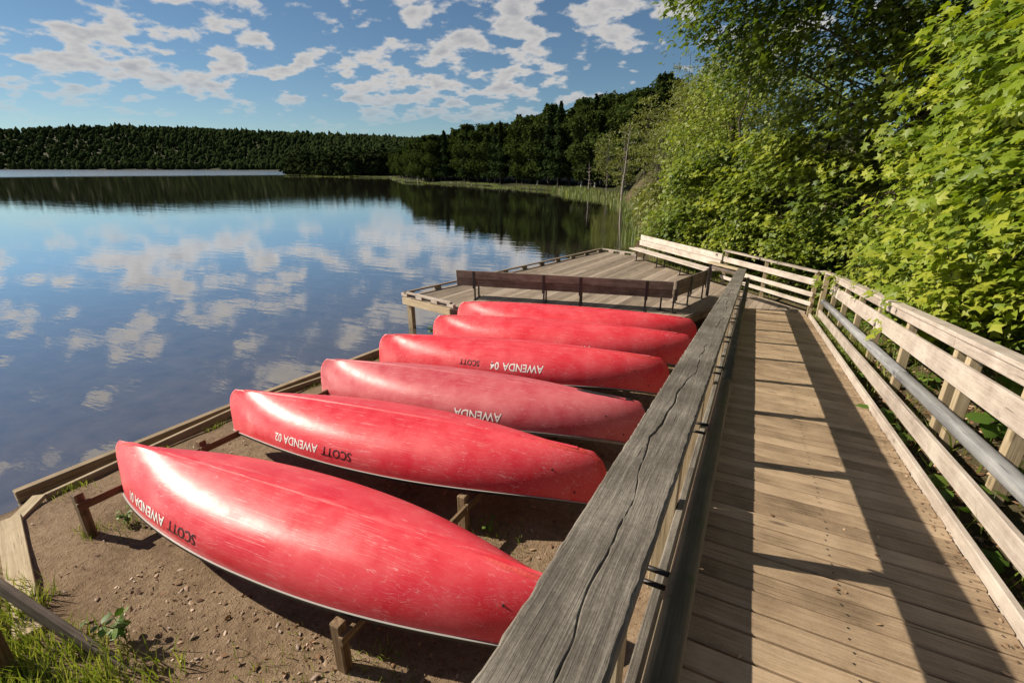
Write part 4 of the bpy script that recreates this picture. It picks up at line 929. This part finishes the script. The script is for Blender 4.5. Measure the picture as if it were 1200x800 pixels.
# taller trees behind, closing the view
tall = [
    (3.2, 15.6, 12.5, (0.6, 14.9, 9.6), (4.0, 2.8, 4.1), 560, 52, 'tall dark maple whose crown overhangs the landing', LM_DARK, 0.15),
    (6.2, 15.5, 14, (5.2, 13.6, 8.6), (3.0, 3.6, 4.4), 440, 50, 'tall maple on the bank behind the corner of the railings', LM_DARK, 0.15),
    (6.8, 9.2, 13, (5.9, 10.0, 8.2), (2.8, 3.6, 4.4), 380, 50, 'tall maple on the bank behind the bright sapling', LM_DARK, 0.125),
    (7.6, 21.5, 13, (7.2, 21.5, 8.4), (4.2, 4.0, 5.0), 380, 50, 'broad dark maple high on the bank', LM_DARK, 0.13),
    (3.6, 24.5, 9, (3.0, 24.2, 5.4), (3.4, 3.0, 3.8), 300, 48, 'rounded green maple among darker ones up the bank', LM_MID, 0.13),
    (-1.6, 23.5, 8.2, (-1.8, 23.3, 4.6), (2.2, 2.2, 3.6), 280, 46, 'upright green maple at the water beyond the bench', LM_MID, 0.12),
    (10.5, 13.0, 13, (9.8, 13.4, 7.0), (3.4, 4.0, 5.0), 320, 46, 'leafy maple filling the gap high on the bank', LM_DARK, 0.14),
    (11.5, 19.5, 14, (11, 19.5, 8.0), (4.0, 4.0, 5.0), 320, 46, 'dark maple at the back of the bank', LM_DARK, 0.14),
    (6.6, 5.4, 9, (6.0, 6.6, 6.6), (2.2, 3.0, 3.6), 260, 46, 'maple shading the upper bank beside the ramp', LM_MID, 0.13),
]
for i, (x, y, h, c, r, nc_, per, lab, mt, sz) in enumerate(tall):
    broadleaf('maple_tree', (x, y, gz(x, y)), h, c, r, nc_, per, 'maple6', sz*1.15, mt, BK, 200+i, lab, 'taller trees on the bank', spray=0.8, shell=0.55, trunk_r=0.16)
# low sunlit bushes right behind the railings and the bleached bench
bush = [(2.35, 7.4, 1.5, 0.7, 'low bright bush pressing against the middle of the pale railing', LM_BRIGHT), (2.45, 9.6, 1.6, 0.75, 'low bright bush behind the lower part of the pale railing', LM_BRIGHT),
        (2.1, 11.8, 1.7, 0.8, 'round green bush behind the corner post', LM_MID), (0.95, 14.1, 1.6, 0.8, 'green bush leaning on the short landing railing', LM_MID),
        (-0.2, 15.5, 1.7, 0.85, 'green bush between the landing railing and the bleached bench', LM_MID), (-1.5, 16.9, 1.6, 0.8, 'green bush behind the middle of the bleached bench', LM_MID),
        (-2.9, 18.3, 1.5, 0.8, 'green bush at the far end of the bleached bench', LM_MID), (-3.4, 20.2, 1.7, 0.95, 'lit bush on the shore just past the deck', LM_OLIVE)]
for i, (x, y, h, r, lab, mt) in enumerate(bush):
    broadleaf('bush', (x, y, gz(x, y)), h, (x, y, gz(x, y)+h*0.6), (r, r, h*0.55), 60, 26, 'maple6', 0.13, mt, BK, 260+i, lab, 'low bushes behind railings and bench', spray=0.4, shell=0.4, trunk_r=0.03, cat='bush')
# lit trees along the shore beyond
labs = ['olive green tree standing at the reedy shore', 'slender olive tree behind the reeds', 'bushy olive shrub at the water\'s edge past the bench']
sh = [(-3.2, 28, 7, 2.0, 0), (-2.0, 33, 9, 2.4, 0), (-4.6, 38, 9.5, 2.2, 1), (-5.0, 45, 10, 2.5, 0), (-8.2, 50, 9, 2.0, 1), (-8.0, 57, 11, 2.6, 0), (-11.8, 62, 8.5, 2.0, 1), (-14.5, 67, 10, 2.3, 0), (-18.5, 71.5, 9.5, 2.0, 1), (-22, 76, 9, 2.0, 1), (0.5, 42, 13, 3.0, 0), (-2, 54, 14, 3.4, 0), (-6, 68, 15, 3.4, 0), (-12, 78, 14, 3.2, 0), (-4.6, 27.0, 2.6, 1.3, 2), (-6.2, 36, 2.4, 1.4, 2), (-9.0, 45.5, 2.5, 1.4, 2)]
for i, (x, y, h, r, k) in enumerate(sh):
    ns = int(90 if k < 2 else 60)
    broadleaf('shore_tree' if k < 2 else 'shrub', (x, y, gz(x, y)), h, (x, y, gz(x, y)+h*0.56), (r, r, h*0.46), ns, 30, 'oval', 0.26, LM_OLIVE, BK2 if k == 1 else BK, 300+i, labs[k], ('olive trees along the shore' if k < 2 else 'shrubs along the shore'), spray=0.8, shell=0.35, trunk_r=0.12, sunlean=0.5, jit=0.6, cat='tree' if k < 2 else 'shrub')
# bare snags
def snag(x, y, h, lx, ly, seed, label, r=0.14):
    rg = np.random.default_rng(seed); z = gz(x, y); ts = np.linspace(0, 1, 10)
    tr = np.stack([x+lx*ts+rg.normal(0, 0.03, 10), y+ly*ts+rg.normal(0, 0.03, 10), z-0.3+(h+0.3)*ts], 1); segs = [(tr, r*(1-0.8*ts))]
    for k in range(11):
        i = rg.integers(3, 9); a = rg.uniform(0, 6.28); l = rg.uniform(0.3, 1.1); e = tr[i]+np.array([math.cos(a)*l, math.sin(a)*l, rg.uniform(-0.1, 0.35)]); segs.append((np.array([tr[i], (tr[i]+e)/2+[0, 0, 0.05], e]), [0.03, 0.02, 0.008]))
    V, F = tubes_np(segs, 6); o = put('dead_tree', arrays_mesh('dead_tree', V-np.array([x, y, z]), F, BK2, smooth=True), Matrix.Translation((x, y, z))); tag(o, label, 'dead tree')
snag(-14.9, 57.5, 8.6, 0.5, 0, 1, 'tall bare grey snag rising from the reeds', r=0.13)
snag(-24.5, 75.0, 4.6, -0.2, 0, 2, 'short pale snag standing apart from the tall one', r=0.10)

# forest on the cape: trees that can be told apart, shared meshes
def far_tree(seed, h, r, conifer, n_leaf):
    rg = np.random.default_rng(seed)
    t = rg.uniform(0.05 if not conifer else 0.08, 1.0, n_leaf)
    if conifer: prof = r*(1-t)**0.75*(0.75+0.35*np.sin(t*38+seed)); zc = h*(0.04+0.96*t)
    else:
        prof = r*np.sqrt(np.clip(1-((t-0.55)/0.5)**2, 0.02, 1))*(0.8+0.3*np.sin(t*17+seed)); zc = h*(0.06+0.92*t)
    a = rg.uniform(0, 6.283, n_leaf); lob = 1+0.22*np.sin(a*3+t*9+seed)+0.12*np.sin(a*7+seed*3)
    q = np.sqrt(rg.uniform(0.30, 1, n_leaf)); P = np.stack([prof*lob*q*np.cos(a), prof*lob*q*np.sin(a), zc+rg.normal(0, 0.15, n_leaf)], 1)
    tip = np.stack([np.cos(a), np.sin(a), np.full(n_leaf, -0.5)], 1)
    nr = np.stack([np.cos(a)*0.6, np.sin(a)*0.6, np.full(n_leaf, 0.7)], 1)
    fr_ = leaf_frames(P, nr, tip, rg, 0.5); sz = rg.uniform(0.28, 0.6, n_leaf)*(0.8 if conifer else 1.0)
    V, F, tn = leaves_np('quad', P, fr_, sz, np.clip(rg.normal(0.45, 0.2, n_leaf), 0, 1))
    ts = np.linspace(0, 1, 6); tr = np.stack([0.15*np.sin(ts*4+seed), 0.15*np.cos(ts*3+seed), -0.5+(h*0.92+0.5)*ts], 1)
    segs = [(tr, 0.20*(1-0.85*ts))]
    for k in range(8):
        i = rg.integers(1, 5); aa = rg.uniform(0, 6.28); e = tr[i]+np.array([math.cos(aa)*r*0.7, math.sin(aa)*r*0.7, h*0.08]); segs.append((np.array([tr[i], (tr[i]+e)/2+[0, 0, 0.1], e]), [0.07, 0.05, 0.02]))
    tv, tf = tubes_np(segs, 5)
    return V, F, tn, tv, tf
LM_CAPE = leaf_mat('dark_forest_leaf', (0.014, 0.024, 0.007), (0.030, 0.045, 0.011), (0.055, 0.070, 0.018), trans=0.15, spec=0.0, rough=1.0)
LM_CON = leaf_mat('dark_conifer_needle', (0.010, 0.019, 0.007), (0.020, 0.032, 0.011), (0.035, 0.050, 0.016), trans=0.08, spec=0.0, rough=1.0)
BKW = bark('pale_birch_bark', (0.30, 0.28, 0.25), 3.0); BKD = bark('dark_bark', (0.05, 0.042, 0.035), 3.0)
VAR = []
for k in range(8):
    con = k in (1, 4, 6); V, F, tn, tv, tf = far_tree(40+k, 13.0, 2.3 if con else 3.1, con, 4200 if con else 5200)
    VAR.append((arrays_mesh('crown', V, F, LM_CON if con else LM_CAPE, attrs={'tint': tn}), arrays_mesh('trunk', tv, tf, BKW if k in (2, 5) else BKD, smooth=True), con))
def line_pts(poly, step, off, jit, rg):
    out = []
    for a, b in zip(poly[:-1], poly[1:]):
        a, b = np.array(a, float), np.array(b, float); L_ = np.linalg.norm(b-a); d = (b-a)/L_; nrm = np.array([d[1], -d[0]])
        for t in np.arange(0, L_, step): out.append(a+d*t+nrm*off+rg.normal(0, jit, 2))
    return out
rg = np.random.default_rng(5); cape = []
CAPE_LINE = [(-20, 84), (-33, 90), (-62, 106), (-92, 117), (-130, 156), (-142, 166)]
for off, step in ((3, 3.3), (7, 3.8), (12, 4.4), (19, 5.2)):
    cape += [(p, off) for p in line_pts(CAPE_LINE, step, off, 0.9, rg)]
con_l = 'dark conifer in the wood on the far point'; dec_l = 'dark leafy tree in the wood on the far point'; bir_l = 'dark tree with pale birch trunk in the wood on the far point'
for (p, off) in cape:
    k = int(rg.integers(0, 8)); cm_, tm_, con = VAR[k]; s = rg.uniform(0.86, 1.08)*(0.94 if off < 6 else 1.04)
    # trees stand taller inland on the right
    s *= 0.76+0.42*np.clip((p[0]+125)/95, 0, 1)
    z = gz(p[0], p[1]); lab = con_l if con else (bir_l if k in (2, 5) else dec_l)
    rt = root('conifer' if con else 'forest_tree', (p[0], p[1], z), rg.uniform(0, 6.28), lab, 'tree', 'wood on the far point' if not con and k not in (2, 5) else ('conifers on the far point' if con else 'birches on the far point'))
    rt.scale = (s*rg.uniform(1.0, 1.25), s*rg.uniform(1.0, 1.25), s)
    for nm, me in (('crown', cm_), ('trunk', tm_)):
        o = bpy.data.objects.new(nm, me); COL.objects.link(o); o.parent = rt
# far hills: one mass of crowns
def far_forest():
    rg = np.random.default_rng(11); pts = []
    # scatter in the hill belt behind the far shore
    N_ = 42000; az = rg.uniform(R(-97), R(-34), N_); rad = 230*np.exp(rg.uniform(0, 1, N_)*np.log(1750/230.0))
    x = rad*np.sin(az); y = rad*np.cos(az); P = np.stack([x, y], 1)
    dS, _ = seg_dist(P, SHP, True); lake = inside(P, SHP); rr = np.hypot(x, y)
    keep = (~lake) & (dS > 2) & (dS < 0.26*rr+20) & (rr > 190)
    x, y, dS = x[keep], y[keep], dS[keep]
    z = ground_z(x, y)
    rr = np.hypot(x, y); n_ = len(x)
    s = rg.uniform(1.8, 3.5, n_)*(0.85+rr/2600); hgt = s*rg.uniform(1.2, 1.9, n_); tr = np.clip(rg.normal(0.45, 0.22, n_), 0, 1)
    # nearer belt: crowns of leaf sprays; farther: jagged crowns
    VV, FF, TT = [], [], []; off = 0
    nb = rr < 480
    for grp, per in ((np.where(nb)[0], 75), ):
        k = len(grp); u = rg.normal(0, 1, (k*per, 3)); u /= np.linalg.norm(u, axis=1)[:, None]
        q = rg.uniform(0.45, 1, k*per)**0.5; S3 = np.repeat(np.stack([s[grp]*0.85, s[grp]*0.85, hgt[grp]*1.05], 1), per, 0); lob = 1+0.25*np.sin(u[:, 0]*5+np.repeat(tr[grp]*40, per))*np.sin(u[:, 2]*6)
        P = np.repeat(np.stack([x[grp], y[grp], z[grp]+hgt[grp]*0.95], 1), per, 0)+u*S3*(q*lob)[:, None]
        f_ = leaf_frames(P, u*0.6+np.array([[0, 0, 0.6]]), u, rg, 0.4)
        v, f, t = leaves_np('quad', P, f_, rg.uniform(0.9, 2.1, k*per)*np.repeat(0.75+rr[grp]/700, per), np.repeat(tr[grp], per)+rg.normal(0, 0.12, k*per))
        VV.append(v); FF.append(f+off); TT.append(np.clip(t, 0, 1)); off += len(v)
    bm = bmesh.new(); bmesh.ops.create_icosphere(bm, subdivisions=2, radius=1.0); bm.verts.ensure_lookup_table()
    T = np.array([v.co[:] for v in bm.verts]); F = np.array([[v.index for v in f.verts] for f in bm.faces]); bm.free()
    bm = bmesh.new(); bmesh.ops.create_icosphere(bm, subdivisions=1, radius=1.0); bm.verts.ensure_lookup_table()
    T1 = np.array([v.co[:] for v in bm.verts]); F1 = np.array([[v.index for v in f.verts] for f in bm.faces]); bm.free()
    for g, T, F in ((np.where(~nb & (rr < 750))[0], T, F), (np.where(rr >= 750)[0], T1, F1)):
        m_ = len(g); k = len(T); nz_ = 1+rg.normal(0, 0.26, (m_, k))
        v = T[None]*nz_[:, :, None]*np.stack([s[g], s[g], hgt[g]], 1)[:, None]+np.stack([x[g], y[g], z[g]+hgt[g]*0.75], 1)[:, None]
        VV.append(v.reshape(-1, 3)); FF.append((F[None]+np.arange(m_)[:, None, None]*k).reshape(-1, 3)+off); off += m_*k; TT.append(np.clip(np.repeat(tr[g], k)+rg.normal(0, 0.15, m_*k), 0, 1))
    return np.concatenate(VV), np.concatenate(FF), np.concatenate(TT), (len(np.where(nb)[0]), m_)
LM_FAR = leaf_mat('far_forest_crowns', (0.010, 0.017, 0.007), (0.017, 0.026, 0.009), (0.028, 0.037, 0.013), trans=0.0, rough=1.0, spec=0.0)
V, F, tn, nfar = far_forest(); o = put('far_forest', arrays_mesh('far_forest', V, F, LM_FAR, attrs={'tint': tn})); tag(o, 'dark forest covering the low hills across the lake', 'forest', kind='stuff')

# reeds and grass (uncountable)
def blades(xy, h, w, lean, rg, z=None):
    n_ = len(xy); z = ground_z(xy[:, 0], xy[:, 1]) if z is None else z; a = rg.uniform(0, 6.28, n_); la = rg.uniform(0, 6.28, n_); l = lean*rg.uniform(0.2, 1, n_)*h
    wv = np.stack([np.cos(a), np.sin(a), np.zeros(n_)], 1)*w[:, None]; lv = np.stack([np.cos(la)*l, np.sin(la)*l, np.zeros(n_)], 1); b = np.stack([xy[:, 0], xy[:, 1], z], 1)
    up = np.stack([np.zeros(n_), np.zeros(n_), h], 1)
    V = np.stack([b-wv, b+wv, b+lv*0.3+up*0.55+wv*0.8, b+lv*0.3+up*0.55-wv*0.8, b+lv+up*0.97], 1).reshape(-1, 3)
    o_ = np.arange(n_)[:, None]*5; F = np.concatenate([o_+np.array([[0, 1, 2]]), o_+np.array([[0, 2, 3]]), o_+np.array([[3, 2, 4]])], 0)
    return V, F, np.repeat(rg.uniform(0, 1, n_), 5)
LM_GRASS = leaf_mat('grass_blade', (0.07, 0.11, 0.014), (0.16, 0.21, 0.03), (0.30, 0.30, 0.09), trans=0.35)
LM_REED = leaf_mat('reed_blade', (0.07, 0.10, 0.025), (0.13, 0.165, 0.05), (0.22, 0.22, 0.09), trans=0.25)
rg = np.random.default_rng(21)
poly = [(-5.6, 26), (-6.6, 32), (-11.6, 50), (-14.2, 58), (-33, 82), (-62, 102), (-92, 113), (-134, 158), (-215, 172)]
xy = []
for a, b in zip(poly[:-1], poly[1:]):
    a, b = np.array(a), np.array(b); L_ = np.linalg.norm(b-a); dist = np.linalg.norm((a+b)/2); n_ = int(L_*(700/ max(dist, 20))*(3.0 if a[0] > -34 else 1.6)); t = rg.uniform(0, 1, n_); d = (b-a)/L_; nr = np.array([d[1], -d[0]])
    wd = 4.5 if 40 < a[1] < 81 else (1.2 if a[1] < 40 else 0.7)
    xy.append(a+d*(t*L_)[:, None]+nr*(rg.uniform(-0.4*wd, wd, n_)+0.8*np.sin(t*9))[:, None])
xy = np.concatenate(xy); dist = np.hypot(xy[:, 0], xy[:, 1]); zz = np.maximum(ground_z(xy[:, 0], xy[:, 1]), 0.0)-0.02
V, F, tn = blades(xy, rg.uniform(0.6, 1.3, len(xy))*np.where(xy[:, 0] < -34, 0.38, 0.75), 0.012+dist*0.00055, 0.18, rg, zz)
tag(put('reeds', arrays_mesh('reeds', V, F, LM_REED, attrs={'tint': tn})), 'belt of green reeds along the far water edge', 'reeds', kind='stuff')
# grass by the near steps
def scatter(n_, x0, x1, y0, y1, dens, rg):
    x = rg.uniform(x0, x1, n_); y = rg.uniform(y0, y1, n_); k = rg.uniform(0, 1, n_) < dens(x, y); return np.stack([x[k], y[k]], 1)
g1 = scatter(16000, -6.4, -3.2, -0.2, 1.35, lambda x, y: ss(1.22-y-0.22*(x+4.8)**2*0.3+0.6*(vnoise(x*2.2, y*2.2, 4)-0.55), 0.0, 0.45)*(0.25+0.75*vnoise(x*5, y*5, 8)), rg)
V, F, tn = blades(g1, rg.uniform(0.07, 0.26, len(g1)), rg.uniform(0.003, 0.007, len(g1)), 0.7, rg)
tag(put('grass', arrays_mesh('grass', V, F, LM_GRASS, attrs={'tint': tn})), 'bright grass tuft growing round the slanting rail', 'grass', kind='stuff')
tuf = []
for (cx, cy, r_, n_) in ((-7.25, 2.0, 0.16, 120), (-7.2, 2.9, 0.2, 160), (-7.22, 3.8, 0.12, 80), (-7.15, 5.6, 0.2, 160), (-6.05, 1.66, 0.14, 90), (-5.85, 2.05, 0.25, 120), (-2.2, 1.9, 0.35, 130), (-2.0, 3.6, 0.3, 110), (-1.5, 9.9, 0.5, 260), (-1.3, 8.9, 0.4, 160), (-6.6, 8.8, 0.3, 200), (-6.9, 9.0, 0.25, 160), (-3.2, 0.95, 0.5, 140), (-2.6, 1.2, 0.3, 80), (-6.6, 3.0, 0.2, 50), (-6.5, 4.3, 0.3, 60), (-7.05, 6.9, 0.25, 120), (-2.9, 1.5, 0.3, 70), (-1.7, 2.9, 0.4, 90)):
    tuf.append(np.array([cx, cy])+rg.normal(0, r_*0.6, (n_, 2)))
tuf = np.concatenate(tuf); V, F, tn = blades(tuf, rg.uniform(0.03, 0.13, len(tuf)), rg.uniform(0.002, 0.005, len(tuf)), 0.8, rg)
tag(put('ground_cover', arrays_mesh('ground_cover', V, F, LM_GRASS, attrs={'tint': tn})), 'sparse grass tufts on the bare soil among the racks', 'grass', kind='stuff')
# grass and low growth beside the ramp kerb and on the bank
g2 = scatter(26000, 1.31, 4.2, 1.0, 13.5, lambda x, y: (0.15+0.85*ss(y, 6.0, 9.5))*np.exp(-(x-1.3)*0.5)*(0.3+0.7*vnoise(x*4, y*2, 2)), rg)
g3 = scatter(9000, -3.6, 1.6, 13.0, 18.5, lambda x, y: ss((y-14.2)+(x+0.2)*0.97, 0.1, 0.8), rg)
g4 = scatter(2600, 1.29, 1.44, 7.6, 12.3, lambda x, y: 0.3+0.7*vnoise(x*2, y*3, 31), rg)
g2 = np.concatenate([g2, g3, g4]); V, F, tn = blades(g2, rg.uniform(0.08, 0.30, len(g2)), rg.uniform(0.004, 0.010, len(g2)), 0.7, rg)
tag(put('bank_grass', arrays_mesh('bank_grass', V, F, LM_GRASS, attrs={'tint': tn})), 'green growth on the bank along the boardwalk kerb', 'grass', kind='stuff')
# leaf litter
M_LITTER = leaf_mat('dead_leaf', (0.10, 0.05, 0.028), (0.24, 0.135, 0.075), (0.42, 0.29, 0.19), trans=0.1)
l1 = scatter(5200, -3.6, -0.4, 0.8, 9.8, lambda x, y: (0.12+0.55*ss(x, -3.2, -1.2))*(0.2+0.8*vnoise(x*3, y*3, 6)), rg)
l2 = scatter(9000, 1.33, 3.2, 1.0, 10.0, lambda x, y: (0.15+0.85*vnoise(x*3, y*3, 12)), rg)
l3 = scatter(900, -5.0, -2.4, 0.5, 1.9, lambda x, y: vnoise(x*3, y*3, 16), rg)
l4 = scatter(5000, -6.9, -2.0, 0.8, 8.5, lambda x, y: 0.7*vnoise(x*3, y*3, 26)**2, rg)
lt = np.concatenate([l1, l2, l3, l4]); z = ground_z(lt[:, 0], lt[:, 1])+0.012; P = np.stack([lt[:, 0], lt[:, 1], z], 1); n_ = len(P)
fr_ = leaf_frames(P, np.repeat(np.array([[0, 0, 1.0]]), n_, 0), rg.normal(0, 1, (n_, 3)), rg, 0.35)
V, F, tn = leaves_np('oval', P, fr_, np.where((rg.uniform(0, 1, n_) < 0.7) & (P[:, 0] < 1.3), rg.uniform(0.012, 0.04, n_), rg.uniform(0.04, 0.08, n_)), rg.uniform(0, 1, n_)**1.4)
tag(put('leaf_litter', arrays_mesh('leaf_litter', V, F, M_LITTER, attrs={'tint': tn})), 'dry brown fallen leaves scattered over the soil', 'leaves', kind='stuff')
# small debris on the boardwalk, gathered at the kerb
n_ = 420; bx = np.concatenate([1.25-np.abs(rg.normal(0, 0.05, 300)), rg.uniform(0.0, 1.25, 120)]); by = rg.uniform(1.2, 11.5, n_)
P = np.stack([bx, by, 2.40-RAMP_S*by+0.006], 1); fr_ = leaf_frames(P, np.repeat(np.array([[0, RAMP_S, 1.0]]), n_, 0), rg.normal(0, 1, (n_, 3)), rg, 0.25)
V, F, tn = leaves_np('oval', P, fr_, rg.uniform(0.010, 0.035, n_), rg.uniform(0.2, 1, n_))
tag(put('twig_debris', arrays_mesh('twig_debris', V, F, M_LITTER, attrs={'tint': tn})), 'crumbs of dry leaf lying along the boardwalk kerb', 'leaves', kind='stuff')

# leafy weeds, single plants
LM_WEED = leaf_mat('weed_leaf', (0.045, 0.095, 0.016), (0.095, 0.165, 0.025), (0.19, 0.255, 0.045), trans=0.35)
def weed_meshes(seed, h, nleaf, size, kind='oval', wide=1.6):
    rg = np.random.default_rng(seed); stems = []; P = []; T_ = []
    for k in range(max(2, nleaf//4)):
        a = rg.uniform(0, 6.28); l = rg.uniform(0.15, 0.5)*h; e = np.array([math.cos(a)*l, math.sin(a)*l, h*rg.uniform(0.6, 1.0)])
        q = np.linspace(0, 1, 5)[:, None]; pts = q*e*np.array([1, 1, 0])*q+np.array([0, 0, 1.0])*q*e[2]; stems.append((pts, np.linspace(0.005, 0.002, 5)))
        for j in range(4):
            t = rg.uniform(0.35, 1.0); P.append(e*np.array([t*t, t*t, t])); b = rg.uniform(0, 6.28); T_.append((math.cos(b), math.sin(b), 0.05))
    P = np.array(P); T_ = np.array(T_); fr_ = leaf_frames(P, np.repeat(np.array([[-0.25, -0.1, 0.95]]), len(P), 0), T_*3, rg, 0.22)
    Tm, F = LEAF[kind]
    fr2 = (fr_[0]*wide, fr_[1], fr_[2]); V, FF, tn = leaves_np(kind, P+fr_[1]*size*0.15, fr2, size*rg.uniform(0.6, 1.2, len(P)), rg.uniform(0.1, 0.95, len(P)))
    sv, sf = tubes_np(stems, 4)
    return arrays_mesh('foliage', V, FF, LM_WEED, attrs={'tint': tn}), arrays_mesh('stem', sv, sf, LM_WEED, attrs={'tint': np.full(len(sv), 0.5)})
WV = [weed_meshes(60+k, 0.26, 12, 0.12) for k in range(4)]; WB = weed_meshes(80, 0.42, 36, 0.085, 'oval', 1.5); WS = weed_meshes(90, 0.22, 20, 0.06)
def weed(x, y, pair, s, rz, label, group=None, z=None, cat='plant'):
    rt = root('weed_plant', (x, y, gz(x, y) if z is None else z), rz, label, cat, group); rt.scale = (s, s, s)
    for nm, me in (('foliage', pair[0]), ('stem', pair[1])):
        o = bpy.data.objects.new(nm, me); COL.objects.link(o); o.parent = rt
wl = 'broad-leaved green weed growing between the kerb and the pale railing'
for i, (x, y) in enumerate([(1.40, 2.6), (1.42, 3.1), (1.55, 3.5), (1.40, 4.0), (1.44, 4.9), (1.38, 5.5), (1.36, 6.2), (1.37, 6.6), (1.42, 7.2), (1.38, 7.9), (1.45, 8.6), (1.37, 9.4), (1.42, 10.2), (1.38, 10.9), (1.36, 11.5)]):
    weed(x, y, WV[i % 4], 0.8+0.35*random.random(), random.uniform(0, 6.28), wl, 'weeds along the kerb')
wl2 = 'broad-leaved green weed on the leaf litter behind the pale railing'
for i in range(34):
    weed(1.82+random.random()*1.2, 2.2+i*0.28, WV[i % 4], 0.9+0.5*random.random(), random.uniform(0, 6.28), wl2, 'weeds behind the railing')
weed(-4.22, 1.14, WB, 0.95, 0.6, 'lobed leafy seedling in the grass by the slanting rail')
weed(-6.45, 8.75, WS, 2.2, 0.3, 'bushy weed at the foot of the deck corner pile')
weed(-6.0, 7.55, WS, 1.1, 1.3, 'small weed by the canoe bow next to the deck corner')
weed(-1.35, 10.15, WV[1], 1.3, 1.0, 'broad-leaved weed between the deck edge and the grey railing')
weed(-1.0, 10.6, WV[2], 1.2, 2.0, 'second weed in the gap by the bench corner')
weed(-2.1, 3.62, WS, 0.9, 2.0, 'tiny weed sprouting against a post of the rack nearer the boardwalk')
weed(-5.86, 1.95, WS, 1.0, 0.9, 'thin weed under the beam of the water-side rack')
